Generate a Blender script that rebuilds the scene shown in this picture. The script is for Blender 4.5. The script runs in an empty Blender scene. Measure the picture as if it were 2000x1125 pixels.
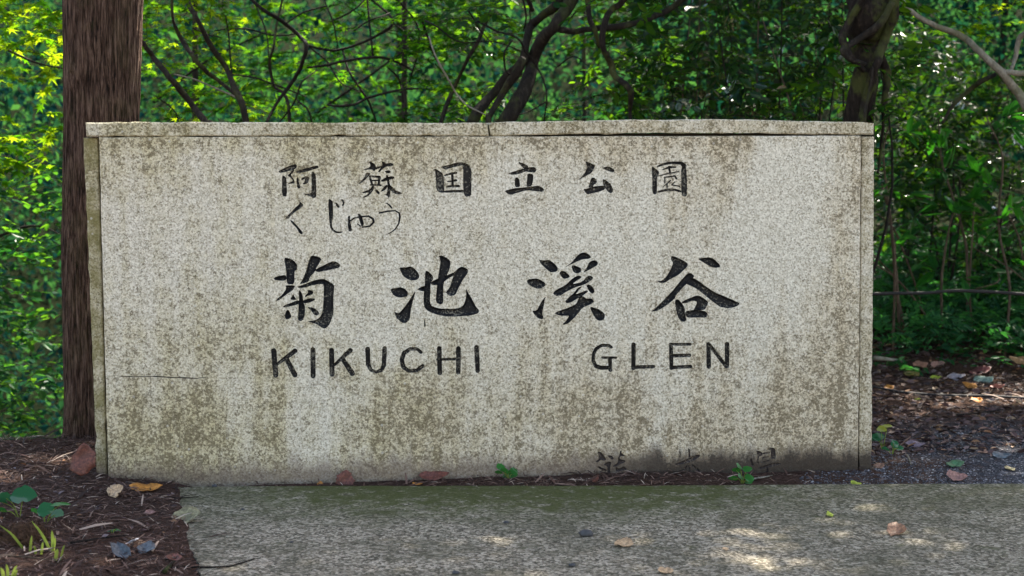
import bpy, bmesh, math, random
import numpy as np
from mathutils import Vector, Matrix, noise
from mathutils.geometry import delaunay_2d_cdt

scene = bpy.context.scene
COL = scene.collection
random.seed(7)
RNG = np.random.default_rng(11)

# ------------------------------------------------------------------ camera
F = 3333.0            # focal length in photo pixels (2000 px wide frame)
HCAM = 1.46
PITCH = math.atan(312.0 / F)
cam_d = bpy.data.cameras.new('camera')
cam = bpy.data.objects.new('camera', cam_d)
COL.objects.link(cam)
cam.location = (0, 0, HCAM)
cam.rotation_euler = (math.pi / 2 - PITCH, 0, 0)
cam_d.sensor_width = 36.0
cam_d.lens = 36.0 * F / 2000.0
cam_d.clip_start = 0.1
cam_d.clip_end = 600
cam_d.dof.use_dof = True
cam_d.dof.focus_distance = 7.0
cam_d.dof.aperture_fstop = 3.4
scene.camera = cam

# ------------------------------------------------------------------ light
SUN = Vector((0.42, 0.75, 0.95)).normalized()
SUN_EL = math.asin(SUN.z)
SUN_AZ = math.atan2(SUN.x, SUN.y)
world = bpy.data.worlds.new("World")
scene.world = world
world.use_nodes = True
wn = world.node_tree
bg = wn.nodes.get('Background') or wn.nodes.new('ShaderNodeBackground')
sky = wn.nodes.new('ShaderNodeTexSky')
sky.sky_type = 'NISHITA'
sky.sun_disc = False
sky.sun_elevation = SUN_EL
sky.sun_rotation = SUN_AZ
sky.air_density = 1.0
sky.dust_density = 1.0
sky.ozone_density = 1.0
hs = wn.nodes.new('ShaderNodeHueSaturation')     # daylight seen with the camera balanced for shade
hs.inputs['Saturation'].default_value = 1.15
wb = wn.nodes.new('ShaderNodeMixRGB')
wb.blend_type = 'MULTIPLY'
wb.inputs[0].default_value = 1.0
wb.inputs[2].default_value = (1.0, 0.745, 0.58, 1.0)
wn.links.new(sky.outputs[0], hs.inputs['Color'])
wn.links.new(hs.outputs[0], wb.inputs[1])
wn.links.new(wb.outputs[0], bg.inputs[0])
bg.inputs[1].default_value = 0.15
sun_d = bpy.data.lights.new('sun', 'SUN')
sun_d.energy = 4.8
sun_d.angle = math.radians(0.53)
sun_d.color = (1.0, 0.93, 0.80)
sun = bpy.data.objects.new('sun', sun_d)
COL.objects.link(sun)
sun.rotation_euler = SUN.to_track_quat('Z', 'Y').to_euler()
sun.location = (6, 12, 14)

vs = scene.view_settings
vs.view_transform = 'Standard'
vs.look = 'None'
vs.gamma = 1.0
vs.use_curve_mapping = False
vs.exposure = 2.42
scene.cycles.max_bounces = 8
scene.cycles.diffuse_bounces = 4
scene.cycles.transmission_bounces = 6
scene.cycles.transparent_max_bounces = 6
scene.cycles.sample_clamp_indirect = 6.0
scene.cycles.use_denoising = True

# ------------------------------------------------------------------ projection helpers
CP, SP = math.cos(PITCH), math.sin(PITCH)
CAM = np.array([0, 0, HCAM])


def ray(u, v):
    a, b = (u - 1000.0) / F, (562.5 - v) / F
    return np.array([a, CP + b * SP, -SP + b * CP])


def P(u, v, d):
    """the point seen at photo pixel u, v standing d metres away"""
    r = ray(u, v)
    return CAM + r * (d / r[1])


def Gnd(u, v, z=0.0):
    r = ray(u, v)
    return CAM + r * ((z - HCAM) / r[2])


def smooth(a, b, x):
    t = np.clip((np.asarray(x, float) - a) / (b - a), 0, 1)
    return t * t * (3 - 2 * t)


# ------------------------------------------------------------------ tagging / objects
def tag(o, label=None, cat=None, group=None, kind=None):
    if label: o['label'] = label
    if cat: o['category'] = cat
    if group: o['group'] = group
    if kind: o['kind'] = kind
    return o


def empty(name, loc=(0, 0, 0), rotz=0.0):
    o = bpy.data.objects.new(name, None)
    COL.objects.link(o)
    o.location = loc
    o.rotation_euler = (0, 0, rotz)
    o.empty_display_size = 0.1
    return o


def link(name, me, mat=None, parent=None, keep_world=True):
    o = bpy.data.objects.new(name, me)
    COL.objects.link(o)
    if mat is not None and len(me.materials) == 0:
        me.materials.append(mat)
    if parent is not None:
        o.parent = parent
        if keep_world:   # geometry was given in world coordinates
            o.matrix_parent_inverse = Matrix.Translation(-parent.location) if parent.rotation_euler.z == 0 else \
                (Matrix.Translation(parent.location) @ Matrix.Rotation(parent.rotation_euler.z, 4, 'Z')).inverted()
    return o


def np_mesh(name, verts, faces_flat, sizes, smooth_shade=True):
    """mesh from numpy: faces_flat = loop vertex indices, sizes = verts per face"""
    me = bpy.data.meshes.new(name)
    verts = np.asarray(verts, np.float32)
    me.vertices.add(len(verts))
    me.vertices.foreach_set('co', verts.ravel())
    fl = np.asarray(faces_flat, np.int32)
    sizes = np.asarray(sizes, np.int32)
    me.loops.add(len(fl))
    me.loops.foreach_set('vertex_index', fl)
    me.polygons.add(len(sizes))
    st = np.concatenate([[0], np.cumsum(sizes)[:-1]]).astype(np.int32)
    me.polygons.foreach_set('loop_start', st)
    me.polygons.foreach_set('use_smooth', np.full(len(sizes), smooth_shade))
    me.update(calc_edges=True)
    me.validate()
    return me


class Geo:
    """collects pieces into one mesh"""
    def __init__(self):
        self.v, self.f, self.s, self.n = [], [], [], 0

    def add(self, v, f, s):
        self.v.append(np.asarray(v, np.float32))
        self.f.append(np.asarray(f, np.int64) + self.n)
        self.s.append(np.asarray(s, np.int64))
        self.n += len(v)

    def mesh(self, name, sm=True):
        return np_mesh(name, np.concatenate(self.v), np.concatenate(self.f), np.concatenate(self.s), sm)


def catmull(pts, sub=6):
    pts = np.asarray(pts, float)
    if len(pts) < 3 or sub < 2:
        return pts
    p = np.vstack([2 * pts[0] - pts[1], pts, 2 * pts[-1] - pts[-2]])
    out = []
    for i in range(1, len(p) - 2):
        for k in range(sub):
            t = k / sub
            a, b, c, d = p[i - 1], p[i], p[i + 1], p[i + 2]
            out.append(0.5 * (2 * b + (c - a) * t + (2 * a - 5 * b + 4 * c - d) * t * t + (3 * b - a - 3 * c + d) * t ** 3))
    out.append(pts[-1])
    return np.array(out)


def tube(geo, pts, rad, sides=6, rough=0.0, cap=True, seed=0.0):
    pts = np.asarray(pts, float)
    n = len(pts)
    rad = np.broadcast_to(np.asarray(rad, float), (n,)) if np.ndim(rad) == 0 else np.asarray(rad, float)
    tan = np.gradient(pts, axis=0)
    tan /= np.linalg.norm(tan, axis=1)[:, None] + 1e-9
    ref = np.array([0.13, -1.0, 0.07]) if abs(tan[:, 1]).mean() < .8 else np.array([1.0, 0, 0.1])
    a = np.cross(tan, ref)
    a /= np.linalg.norm(a, axis=1)[:, None] + 1e-9
    b = np.cross(tan, a)
    th = np.arange(sides) * 2 * math.pi / sides
    ring = a[:, None, :] * np.cos(th)[None, :, None] + b[:, None, :] * np.sin(th)[None, :, None]
    r = np.repeat(rad[:, None], sides, 1)
    if rough:
        ii = np.arange(n)[:, None]
        r = r * (1 + rough * (np.sin(th * 2 + ii * .55 + seed) * .5 + np.sin(th * 5 + ii * 1.3 + seed * 2) * .3 + np.sin(ii * 0.9 + seed * 3 + th) * .45))
    V = pts[:, None, :] + ring * r[:, :, None]
    V = V.reshape(-1, 3)
    i = np.arange(n - 1)[:, None] * sides
    j = np.arange(sides)[None, :]
    j2 = (j + 1) % sides
    q = np.stack([i + j, i + j2, i + sides + j2, i + sides + j], -1).reshape(-1)
    s = [4] * ((n - 1) * sides)
    fl = list(q)
    if cap:
        fl += list(range(sides))[::-1] + list(range((n - 1) * sides, n * sides))
        s += [sides, sides]
    geo.add(V, fl, s)


# ------------------------------------------------------------------ node helper
class NT:
    def __init__(self, name):
        self.mat = bpy.data.materials.new(name)
        self.mat.use_nodes = True
        self.t = self.mat.node_tree
        self.t.nodes.clear()
        self.out = self.t.nodes.new('ShaderNodeOutputMaterial')

    def n(self, typ, ins=None, **props):
        nd = self.t.nodes.new(typ)
        for k, v in props.items():
            setattr(nd, k, v)
        for k, v in (ins or {}).items():
            self.set(nd.inputs[k], v)
        return nd

    def set(self, sock, v):
        if hasattr(v, 'is_output'):
            self.t.links.new(v, sock)
        elif isinstance(v, (tuple, list)):
            v = tuple(v)
            if len(v) == 3 and sock.type == 'RGBA':
                v = v + (1.0,)
            sock.default_value = v
        else:
            sock.default_value = v

    def m(self, op, a, b=None, c=None, clamp=False):
        nd = self.t.nodes.new('ShaderNodeMath')
        nd.operation = op
        nd.use_clamp = clamp
        self.set(nd.inputs[0], a)
        if b is not None: self.set(nd.inputs[1], b)
        if c is not None: self.set(nd.inputs[2], c)
        return nd.outputs[0]

    def ss(self, x, a, b):
        nd = self.t.nodes.new('ShaderNodeMapRange')
        nd.interpolation_type = 'SMOOTHSTEP'
        self.set(nd.inputs['Value'], x)
        self.set(nd.inputs['From Min'], a)
        self.set(nd.inputs['From Max'], b)
        return nd.outputs[0]

    def mix(self, f, a, b, typ='MIX'):
        nd = self.t.nodes.new('ShaderNodeMixRGB')
        nd.blend_type = typ
        self.set(nd.inputs[0], f)
        self.set(nd.inputs[1], a)
        self.set(nd.inputs[2], b)
        return nd.outputs[0]

    def mapping(self, vec, scale=(1, 1, 1), loc=(0, 0, 0)):
        nd = self.n('ShaderNodeMapping', {'Vector': vec, 'Scale': scale, 'Location': loc})
        return nd.outputs[0]

    def noise(self, vec, scale, detail=4.0, rough=0.55):
        nd = self.n('ShaderNodeTexNoise', {'Vector': vec, 'Scale': scale, 'Detail': detail, 'Roughness': rough})
        return nd.outputs[0]

    def ramp(self, f, stops):
        nd = self.t.nodes.new('ShaderNodeValToRGB')
        els = nd.color_ramp.elements
        while len(els) < len(stops):
            els.new(0.5)
        for e, (p, c) in zip(els, stops):
            e.position = p
            e.color = tuple(c) + (1.0,) if len(c) == 3 else c
        self.set(nd.inputs[0], f)
        return nd.outputs[0]

    def bump(self, h, strength=0.5, dist=0.002):
        return self.n('ShaderNodeBump', {'Height': h, 'Strength': strength, 'Distance': dist}).outputs[0]

    def principled(self, color, rough=0.8, normal=None, spec=0.3):
        nd = self.n('ShaderNodeBsdfPrincipled', {'Base Color': color, 'Roughness': rough, 'Specular IOR Level': spec})
        if normal is not None:
            self.set(nd.inputs['Normal'], normal)
        self.t.links.new(nd.outputs[0], self.out.inputs[0])
        return nd


def obj_coord(N):
    return N.n('ShaderNodeTexCoord').outputs['Object']


# ================================================================== wall frame
A0 = Gnd(200, 944)
B0 = Gnd(1690, 909)
XW = (B0 - A0) / np.linalg.norm(B0 - A0)
YAW = math.atan2(XW[1], XW[0])
OW = A0 + (B0 - A0) * 0.5
NWALL = np.array([-XW[1], XW[0], 0])      # points away from the camera


def W(u, v, off=0.0):
    """wall-local (x, z) of a photo pixel on the plane off metres behind the front face"""
    r = ray(u, v)
    o = OW + NWALL * off
    t = np.dot(o - CAM, NWALL) / np.dot(r, NWALL)
    p = CAM + r * t
    return float(np.dot(p - OW, XW)), float(p[2])


# ------------------------------------------------------------------ stone material
def make_stone(name, olive=0.0, seedloc=(0, 0, 0), stain_bias=0.0, blobs=True):
    N = NT(name)
    p0 = obj_coord(N)
    p = N.mapping(p0, loc=seedloc)
    sep = N.n('ShaderNodeSeparateXYZ', {0: p0})
    X, Z = sep.outputs[0], sep.outputs[2]
    wp = N.n('ShaderNodeTexNoise', {'Vector': p, 'Scale': 5.0, 'Detail': 3.0})
    warp = N.n('ShaderNodeVectorMath', {0: wp.outputs['Color'], 1: (.5, .5, .5)}, operation='SUBTRACT').outputs[0]
    fine = N.noise(p, 150, 3.0, 0.7)
    flk = N.noise(N.mapping(p, loc=(3.1, 1.7, 9.2)), 105, 3.0, 0.7)
    clump = N.noise(N.mapping(p, loc=(6.1, 2.7, 3.2)), 26, 4.0, 0.65)
    vor = N.n('ShaderNodeTexVoronoi', {'Vector': p, 'Scale': 150.0})
    vcol = N.n('ShaderNodeSeparateColor', {0: vor.outputs['Color']}).outputs[0]
    vd = vor.outputs['Distance']
    mid = N.noise(p, 11, 5.0, 0.62)
    large = N.noise(N.mapping(p, scale=(1, 1, .6), loc=(5, 2, 1)), 2.6, 5.0, 0.65)
    streak = N.noise(N.mapping(p, scale=(15, 15, 1.3)), 1.0, 5.0, 0.65)
    g = N.m('ADD', N.m('MULTIPLY', vcol, 0.35), N.m('MULTIPLY', fine, 0.85))
    base = N.ramp(g, [(0.34, (.24, .208, .15)), (0.50, (.475, .428, .34)), (0.64, (.61, .558, .462)), (0.82, (.77, .72, .62))])
    # weathering with shapes of its own: brown algae film that runs down the face
    S = N.m('ADD', N.m('MULTIPLY', N.m('SUBTRACT', large, 0.5), 1.3), N.m('MULTIPLY', N.m('SUBTRACT', mid, 0.5), 1.0))
    S = N.m('ADD', S, N.m('MULTIPLY', N.m('SUBTRACT', streak, 0.5), 1.5))
    S = N.m('ADD', S, stain_bias)
    XN = N.n('ShaderNodeSeparateXYZ', {0: warp})
    XW_ = N.m('ADD', X, N.m('MULTIPLY', XN.outputs[0], .28))
    ZW_ = N.m('ADD', Z, N.m('MULTIPLY', XN.outputs[2], .34))

    def blob(u, v, ru, rv, wgt):
        nonlocal S
        x, z = W(u, v)
        k = 0.0021 * 1.25
        dx = N.m('DIVIDE', N.m('SUBTRACT', XW_, x), ru * k)
        dz = N.m('DIVIDE', N.m('SUBTRACT', ZW_, z), rv * k)
        d = N.m('ADD', N.m('MULTIPLY', dx, dx), N.m('MULTIPLY', dz, dz))
        b = N.m('SUBTRACT', 1.0, N.ss(d, 0.0, 1.0))
        S = N.m('ADD', S, N.m('MULTIPLY', b, wgt))

    if blobs:
        S = N.m('ADD', S, N.m('MULTIPLY', N.ss(Z, .62, .12), .42))
        S = N.m('ADD', S, N.m('MULTIPLY', N.ss(Z, 1.30, 1.42), .30))
        for b in [(680, 320, 130, 80, .32), (860, 300, 110, 60, .3), (1180, 300, 110, 50, .28), (1420, 330, 60, 150, .32),
                  (1640, 520, 55, 300, .42), (1560, 420, 130, 220, -.40), (1050, 470, 300, 170, -.22), (780, 800, 90, 110, .28),
                  (1180, 820, 130, 120, .30), (1400, 760, 60, 170, .3), (1560, 800, 90, 130, .32), (270, 330, 130, 70, .3),
                  (330, 860, 200, 110, .22), (620, 810, 70, 130, -.45), (440, 640, 130, 90, .2), (330, 560, 120, 120, -.15),
                  (1330, 400, 40, 90, .25), (1450, 560, 60, 200, -.2), (1320, 800, 40, 120, -.2), (540, 740, 50, 60, .2)]:
            blob(*b)
    Scl = S
    fk = N.m('ADD', N.m('MULTIPLY', flk, .70), N.m('MULTIPLY', clump, .34))
    spk = N.ss(N.m('ADD', fk, N.m('MULTIPLY', Scl, 0.125)), 0.555, 0.66)
    film = N.ss(Scl, -0.35, 0.95)
    filmcol = N.mix(N.ss(N.m('SUBTRACT', X, N.m('MULTIPLY', mid, 1.5)), -1.9, -0.1), (.78, .72, .46), (.86, .77, .61))
    col = N.mix(N.m('MULTIPLY', film, 0.78), base, filmcol, 'MULTIPLY')
    stain = N.mix(fine, (.052, .037, .018), (.130, .097, .052))
    col = N.mix(N.m('MULTIPLY', spk, 0.74), col, stain)
    if olive:
        ol = N.mix(fine, (.12, .105, .03), (.24, .21, .085))
        col = N.mix(N.m('MULTIPLY', N.ss(N.m('ADD', mid, N.m('MULTIPLY', fine, .5)), 0.45, 0.95), olive), col, ol)
    # pale lichen dots and dark pits
    v2 = N.n('ShaderNodeTexVoronoi', {'Vector': N.mapping(p, loc=(1.3, 4.4, 2.2)), 'Scale': 23.0})
    dots = N.m('MULTIPLY', N.ss(v2.outputs['Distance'], 0.16, 0.08), N.ss(mid, 0.45, 0.6))
    col = N.mix(N.m('MULTIPLY', dots, 0.35), col, (.72, .70, .66))
    v3 = N.n('ShaderNodeTexVoronoi', {'Vector': N.mapping(p, loc=(7.3, 1.4, 3.2)), 'Scale': 46.0})
    pits = N.ss(N.m('ADD', v3.outputs['Distance'], N.m('MULTIPLY', mid, .25)), 0.23, 0.17)
    col = N.mix(N.m('MULTIPLY', pits, 0.7), col, (.07, .062, .045))
    # damp soil line at the foot
    foot = N.m('ADD', Z, N.m('MULTIPLY', N.m('SUBTRACT', mid, 0.5), 0.10))
    foot = N.m('ADD', foot, N.m('MULTIPLY', N.m('SUBTRACT', streak, 0.5), 0.16))
    low = N.ss(foot, 0.115, 0.015)
    col = N.mix(N.m('MULTIPLY', low, 0.72), col, (.13, .092, .072))
    foot_dark = N.m('MULTIPLY', N.ss(N.m('ADD', foot, N.m('MULTIPLY', N.m('SUBTRACT', fk, .5), .30)), 0.095, 0.030), N.ss(N.m('ADD', X, N.m('MULTIPLY', mid, .4)), 0.40, 0.95))
    col = N.mix(N.m('MULTIPLY', foot_dark, 0.85), col, (.026, .019, .014))
    h = N.m('ADD', N.m('MULTIPLY', fine, 1.0), N.m('MULTIPLY', vd, 0.8))
    h = N.m('SUBTRACT', h, N.m('MULTIPLY', pits, 0.8))
    N.principled(col, 0.85, N.bump(h, 0.55, 0.003), 0.25)
    return N.mat


def make_paint(name, worn=0.45, tone=(.006, .006, .0075), edge=(.20, .185, .15)):
    N = NT(name)
    p = obj_coord(N)
    a = N.noise(p, 130, 3.0, 0.6)
    b = N.noise(p, 14, 3.0, 0.6)
    f = N.ss(N.m('ADD', a, N.m('MULTIPLY', N.m('SUBTRACT', b, .5), 0.5)), 1.02 - worn, 1.12 - worn)
    col = N.mix(N.m('MULTIPLY', f, 0.8), tone, edge)
    N.principled(col, 0.6, N.bump(a, 0.7, 0.003), 0.25)
    return N.mat


M_STONE = make_stone('weathered_stone', 0.0, (0, 0, 0), 0.07)
M_CAP = make_stone('cap_stone', 0.25, (9.3, 0, 4.4), 0.35, False)
M_PIL = make_stone('pillar_stone', 0.85, (4.1, 7, 2.2), 0.5, False)
M_PILR = make_stone('pillar_stone_right', 0.25, (2.1, 3, 8.2), 0.35, False)
M_PAINT = make_paint('carved_black_paint', 0.45)
M_FADED = make_paint('carved_faded_paint', 0.49, (.014, .012, .011), (.22, .20, .16))
M_CORE = make_paint('dark_core', .3, (.03, .026, .02), (.06, .055, .04))
M_WORN = make_paint('carved_worn_paint', 0.47, (.030, .022, .020), (.15, .12, .09))

# ------------------------------------------------------------------ characters traced as strokes
Z_A = (520, 290, 300 / 1776.0)
Z_B = (820, 290, 300 / 1776.0)
Z_C = (1100, 290, 300 / 1776.0)
Z_D = (520, 480, .16)
Z_E = (750, 480, .16)
Z_F = (1010, 480, .16)
Z_G = (1260, 480, .16)
Z_H = (510, 650, .235)
Z_I = (1120, 650, .17)
Z_J = (1100, 820, .30)

CHARS = [
 ('carved_character', Z_A, 'faded', [
  [(135,265),(230,215),(310,185),(345,180),(358,205),(340,235),(290,255),(160,285)],
  [(310,240),(270,290),(245,315),(290,345),(310,375),(265,395),(250,412),(300,405),(330,408),(330,375),(300,330),(285,305),(330,255)],
  [(180,310),(215,320),(235,345),(240,555),(205,555),(183,540)],
  [(345,262),(420,240),(520,210),(590,195),(612,220),(560,240),(470,265),(390,285),(350,280)],
  [(520,275),(545,265),(575,300),(580,500),(580,560),(545,580),(510,555),(430,530),(425,522),(520,520),(525,480)],
  [(350,335),(375,330),(378,400),(395,425),(390,465),(365,460),(352,440)],
  [(400,345),(470,315),(498,340),(490,390),(450,415),(415,415),(445,380),(445,350),(405,372)]], []),
 ('carved_character', Z_A, 'faded', [
  [(1185,150),(1215,155),(1265,185),(1270,230),(1250,265),(1215,240),(1130,252),(1115,245),(1200,215),(1205,190)],
  [(1335,150),(1365,155),(1380,175),(1440,165),(1475,178),(1465,200),(1380,210),(1345,240),(1310,275),(1290,270),(1320,225),(1345,190)],
  [(1250,225),(1330,200),(1340,215),(1255,250)],
  [(1365,258),(1420,250),(1445,270),(1420,292),(1380,280)],
  [(1150,285),(1180,275),(1205,290),(1195,310),(1120,390),(1060,415),(1085,385),(1140,330)],
  [(1200,470),(1110,505),(1115,520),(1200,505),(1120,565),(1125,575),(1190,545),(1250,470),(1250,430),(1225,430)],
  [(1265,465),(1310,500),(1315,530),(1290,530),(1260,495)],
  [(1325,368),(1365,345),(1395,330),(1450,320),(1485,325),(1480,350),(1440,360),(1380,375),(1330,388)],
  [(1380,305),(1410,312),(1430,400),(1440,540),(1415,575),(1398,548),(1350,522),(1398,530),(1405,400)],
  [(1385,415),(1412,430),(1370,485),(1330,500),(1318,500)],
  [(1420,415),(1450,438),(1510,490),(1585,520),(1520,532),(1470,515),(1425,470)]],
  [[(1197,325,26),(1225,420,26)],[(1200,322,24),(1310,328,26)],[(1310,328,30),(1300,420,28)],[(1220,370,18),(1300,370,18)],[(1205,420,18),(1325,425,20)]]),
 ('carved_character', Z_A, 'thin', [
  [(385,610),(435,655),(400,690),(330,735),(270,790),(270,810),(240,812),(225,800),(260,765),(330,690),(385,640)],
  [(270,825),(300,832),(350,885),(400,940),(428,975),(410,995),(385,985),(350,920),(300,870)]], []),
 ('carved_character', Z_A, 'thin', [
  [(718,580),(760,600),(772,625),(774,780),(758,880),(772,928),(820,962),(885,958),(880,974),(820,984),(765,955),(735,910),(725,800),(718,680)],
  [(795,618),(828,640),(852,675),(835,690),(812,672)],
  [(858,583),(892,590),(910,630),(892,667),(872,660),(886,630),(868,602)]], []),
 ('carved_character', Z_A, 'thin', [
  [(942,780),(972,775),(970,840),(992,940),(980,962),(948,955),(943,870)],
  [(1053,755),(1087,755),(1112,800),(1132,880),(1105,912),(1083,850)]],
  [[(975,835,18),(1020,803,18),(1080,790,20),(1180,782,20),(1232,812,26),(1243,850,26),(1195,898,22),(1110,912,16)],[(1055,872,14),(1090,898,14)]]),
 ('carved_character', Z_A, 'thin', [
  [(1375,632),(1410,632),(1452,668),(1462,697),(1438,692),(1418,660)]],
  [[(1312,745,24),(1400,727,20),(1490,718,15),(1535,745,20),(1546,790,26),(1535,860,17),(1490,935,16),(1440,972,13),(1395,995,6)]]),
 ('carved_character', Z_B, 'faded', [
  [(160,235),(190,235),(280,300),(280,480),(290,510),(230,510),(190,480),(185,400),(180,270)],
  [(230,215),(330,190),(430,160),(510,160),(600,205),(595,500),(595,545),(545,562),(515,545),(500,480),(500,200),(470,195),(330,232),(300,245)],
  [(270,488),(400,478),(515,480),(520,512),(400,508),(290,516)]],
  [[(290,310,20),(360,290,26),(420,282,30)],[(375,290,30),(378,430,30)],[(320,385,14),(420,368,28)],[(318,440,22),(450,435,30)]]),
 ('carved_character', Z_B, 'faded', [
  [(1130,150),(1200,175),(1250,195),(1255,235),(1215,240),(1180,215)],
  [(1010,290),(1120,255),(1200,235),(1270,215),(1330,215),(1355,245),(1330,280),(1280,275),(1220,265),(1150,297),(1060,307)],
  [(1098,345),(1125,332),(1152,360),(1162,450),(1098,448)],
  [(1245,285),(1312,300),(1312,350),(1297,435),(1228,448),(1240,380)],
  [(975,490),(1080,460),(1200,450),(1300,440),(1380,428),(1440,470),(1430,502),(1350,497),(1240,482),(1130,512),(1060,537),(1020,527)]], []),
 ('carved_character', Z_C, 'faded', [
  [(250,150),(290,155),(370,195),(360,240),(320,290),(260,320),(165,370),(220,320),(260,260),(280,215)],
  [(450,230),(490,208),(540,213),(587,240),(597,272),(560,277),(500,252)],
  [(325,340),(355,335),(395,375),(385,400),(350,420),(345,450),(290,455),(300,420)],
  [(230,470),(280,465),(340,440),(480,425),(500,455),(450,490),(330,522),(280,532),(255,512)],
  [(455,350),(500,370),(560,420),(582,490),(550,522),(510,492),(470,440),(455,390)]], []),
 ('carved_character', Z_C, 'faded', [
  [(1020,200),(1050,220),(1110,265),(1105,310),(1085,330),(1085,480),(1080,525),(1050,535),(1030,500),(1030,350)],
  [(1080,205),(1130,175),(1230,150),(1370,150),(1420,180),(1435,215),(1360,205),(1360,185),(1230,180),(1130,205),(1085,225)],
  [(1365,180),(1420,180),(1430,300),(1437,520),(1420,557),(1370,547),(1365,480)],
  [(1085,493),(1200,462),(1290,460),(1370,488),(1370,514),(1280,492),(1200,492),(1090,517)]],
  [[(1150,245,12),(1230,217,28),(1300,215,20)],[(1222,215,28),(1235,280,24)],[(1095,320,10),(1180,297,18),(1340,266,14)],
   [(1170,335,14),(1290,318,22),(1310,350,22)],[(1175,335,14),(1175,400,14)],[(1240,370,18),(1160,440,12)],[(1200,405,18),(1200,455,18)],[(1290,385,14),(1255,420,16),(1345,437,18)]]),
 ('carved_character', Z_D, 'black', [
  [(215,145),(260,148),(340,180),(385,245),(375,290),(345,310),(345,470),(265,470),(250,430),(245,330),(235,250)],
  [(85,400),(120,375),(240,350),(250,415),(200,430),(110,420)],
  [(545,120),(600,125),(675,150),(655,205),(610,270),(600,310),(530,390),(520,440),(430,465),(410,465),(450,400),(490,300),(515,190)],
  [(595,295),(640,265),(720,230),(800,190),(860,195),(905,230),(890,270),(820,285),(720,305),(640,322),(610,318)],
  [(225,482),(345,482),(350,510),(320,545),(240,600),(160,665),(115,680),(130,650),(190,600),(250,520)],
  [(380,500),(470,470),(560,430),(660,405),(720,408),(830,475),(830,520),(820,640),(825,800),(800,900),(760,980),(715,1015),(670,995),(620,960),(510,925),(505,918),(600,910),(660,870),(690,780),(700,640),(705,480),(680,465),(560,480),(460,515),(395,515)],
  [(325,590),(345,620),(365,650),(350,665),(290,655),(310,625)],
  [(500,545),(530,535),(580,560),(570,590),(520,610),(470,630),(475,605),(515,570)],
  [(195,745),(250,715),(380,665),(420,680),(415,702),(330,732),(220,757)],
  [(445,670),(520,640),(600,645),(590,665),(520,700),(450,702)],
  [(395,540),(420,550),(450,610),(450,680),(480,760),(460,900),(420,925),(380,900),(390,800),(400,680)],
  [(260,775),(285,800),(310,860),(290,890),(240,900),(225,870),(235,810)],
  [(490,745),(580,755),(640,800),(645,840),(610,855),(570,830),(540,780)]], []),
 ('carved_character', Z_E, 'black', [
  [(180,262),(260,268),(315,250),(360,265),(420,330),(435,380),(400,420),(330,425),(260,395),(215,340)],
  [(75,525),(150,515),(200,505),(260,525),(295,570),(290,615),(230,632),(160,630),(100,590)],
  [(385,550),(370,620),(335,740),(322,840),(315,905),(260,950),(210,935),(150,880),(120,800),(180,830),(240,760),(300,680),(350,600)],
  [(500,305),(540,310),(600,370),(600,410),(570,460),(565,560),(560,700),(590,740),(680,765),(800,770),(900,765),(960,740),(985,690),(1005,600),(1000,520),(1020,560),(1070,640),(1120,740),(1165,790),(1150,825),(1080,850),(900,865),(760,865),(620,835),(520,790),(485,730),(480,600),(500,480)],
  [(405,528),(480,490),(560,480),(560,550),(470,555),(420,545)],
  [(570,440),(660,400),(760,365),(860,320),(880,350),(800,390),(720,450),(660,485),(580,480)],
  [(665,120),(710,118),(790,160),(815,200),(800,290),(770,350),(720,480),(725,600),(725,700),(690,720),(630,690),(640,560),(660,380),(680,260),(690,180)],
  [(920,260),(960,255),(1030,290),(1020,340),(960,420),(900,540),(870,600),(830,615),(780,605),(750,560),(800,520),(830,420),(850,360),(800,365),(860,320)],
  [(490,905),(502,905),(508,990),(488,990)]], []),
 ('carved_character', Z_F, 'black', [
  [(265,170),(330,180),(390,170),(430,195),(495,260),(500,300),(460,325),(400,320),(340,270),(290,220)],
  [(115,425),(160,405),(230,395),(290,415),(350,460),(345,490),(270,530),(200,510),(140,475)],
  [(350,615),(335,680),(320,760),(305,830),(325,870),(310,900),(260,890),(220,850),(180,795),(240,790),(270,730),(310,660)],
  [(780,85),(830,80),(885,110),(905,145),(870,160),(800,165),(740,190),(690,215),(620,245),(560,275),(640,225),(700,165),(740,115)],
  [(515,330),(545,300),(600,320),(645,370),(630,395),(570,408),(535,370)],
  [(665,235),(710,240),(785,275),(780,320),(740,340),(690,325),(670,280)],
  [(880,195),(940,172),(990,200),(980,240),(930,265),(870,300),(800,330),(845,280)],
  [(440,575),(480,535),(590,480),(680,395),(740,360),(790,375),(770,405),(720,430),(670,470),(800,440),(850,375),(890,362),(930,385),(920,410),(880,440),(820,475),(700,510),(600,560),(540,605),(490,615),(450,600)],
  [(840,480),(880,470),(930,510),(950,560),(920,590),(880,560)],
  [(580,680),(640,620),(690,580),(740,510),(800,490),(740,560),(710,597),(850,540),(870,560),(800,610),(730,650),(660,690),(610,705)],
  [(455,820),(520,790),(640,750),(720,715),(750,640),(790,610),(830,630),(850,650),(910,640),(945,680),(910,710),(840,740),(790,765),(750,820),(680,900),(610,960),(550,965),(600,910),(640,850),(560,860),(490,845)],
  [(885,745),(930,750),(1010,780),(1070,830),(1070,890),(1020,920),(970,905),(920,830)]], []),
 ('carved_character', Z_G, 'black', [
  [(315,130),(350,125),(430,160),(520,210),(520,250),(470,300),(400,360),(320,400),(240,455),(180,455),(140,425),(200,430),(260,380),(310,290),(345,210),(320,180)],
  [(640,160),(700,148),(800,140),(850,170),(915,230),(915,265),(840,270),(770,240),(700,195)],
  [(520,335),(560,330),(605,370),(580,400),(500,470),(440,530),(380,600),(360,650),(260,730),(160,790),(60,810),(130,760),(250,640),(350,530),(450,410)],
  [(550,390),(610,400),(720,480),(850,570),(980,620),(1090,670),(1165,705),(1110,745),(1020,765),(920,750),(850,700),(760,630),(650,540),(540,480),(490,460)],
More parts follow.
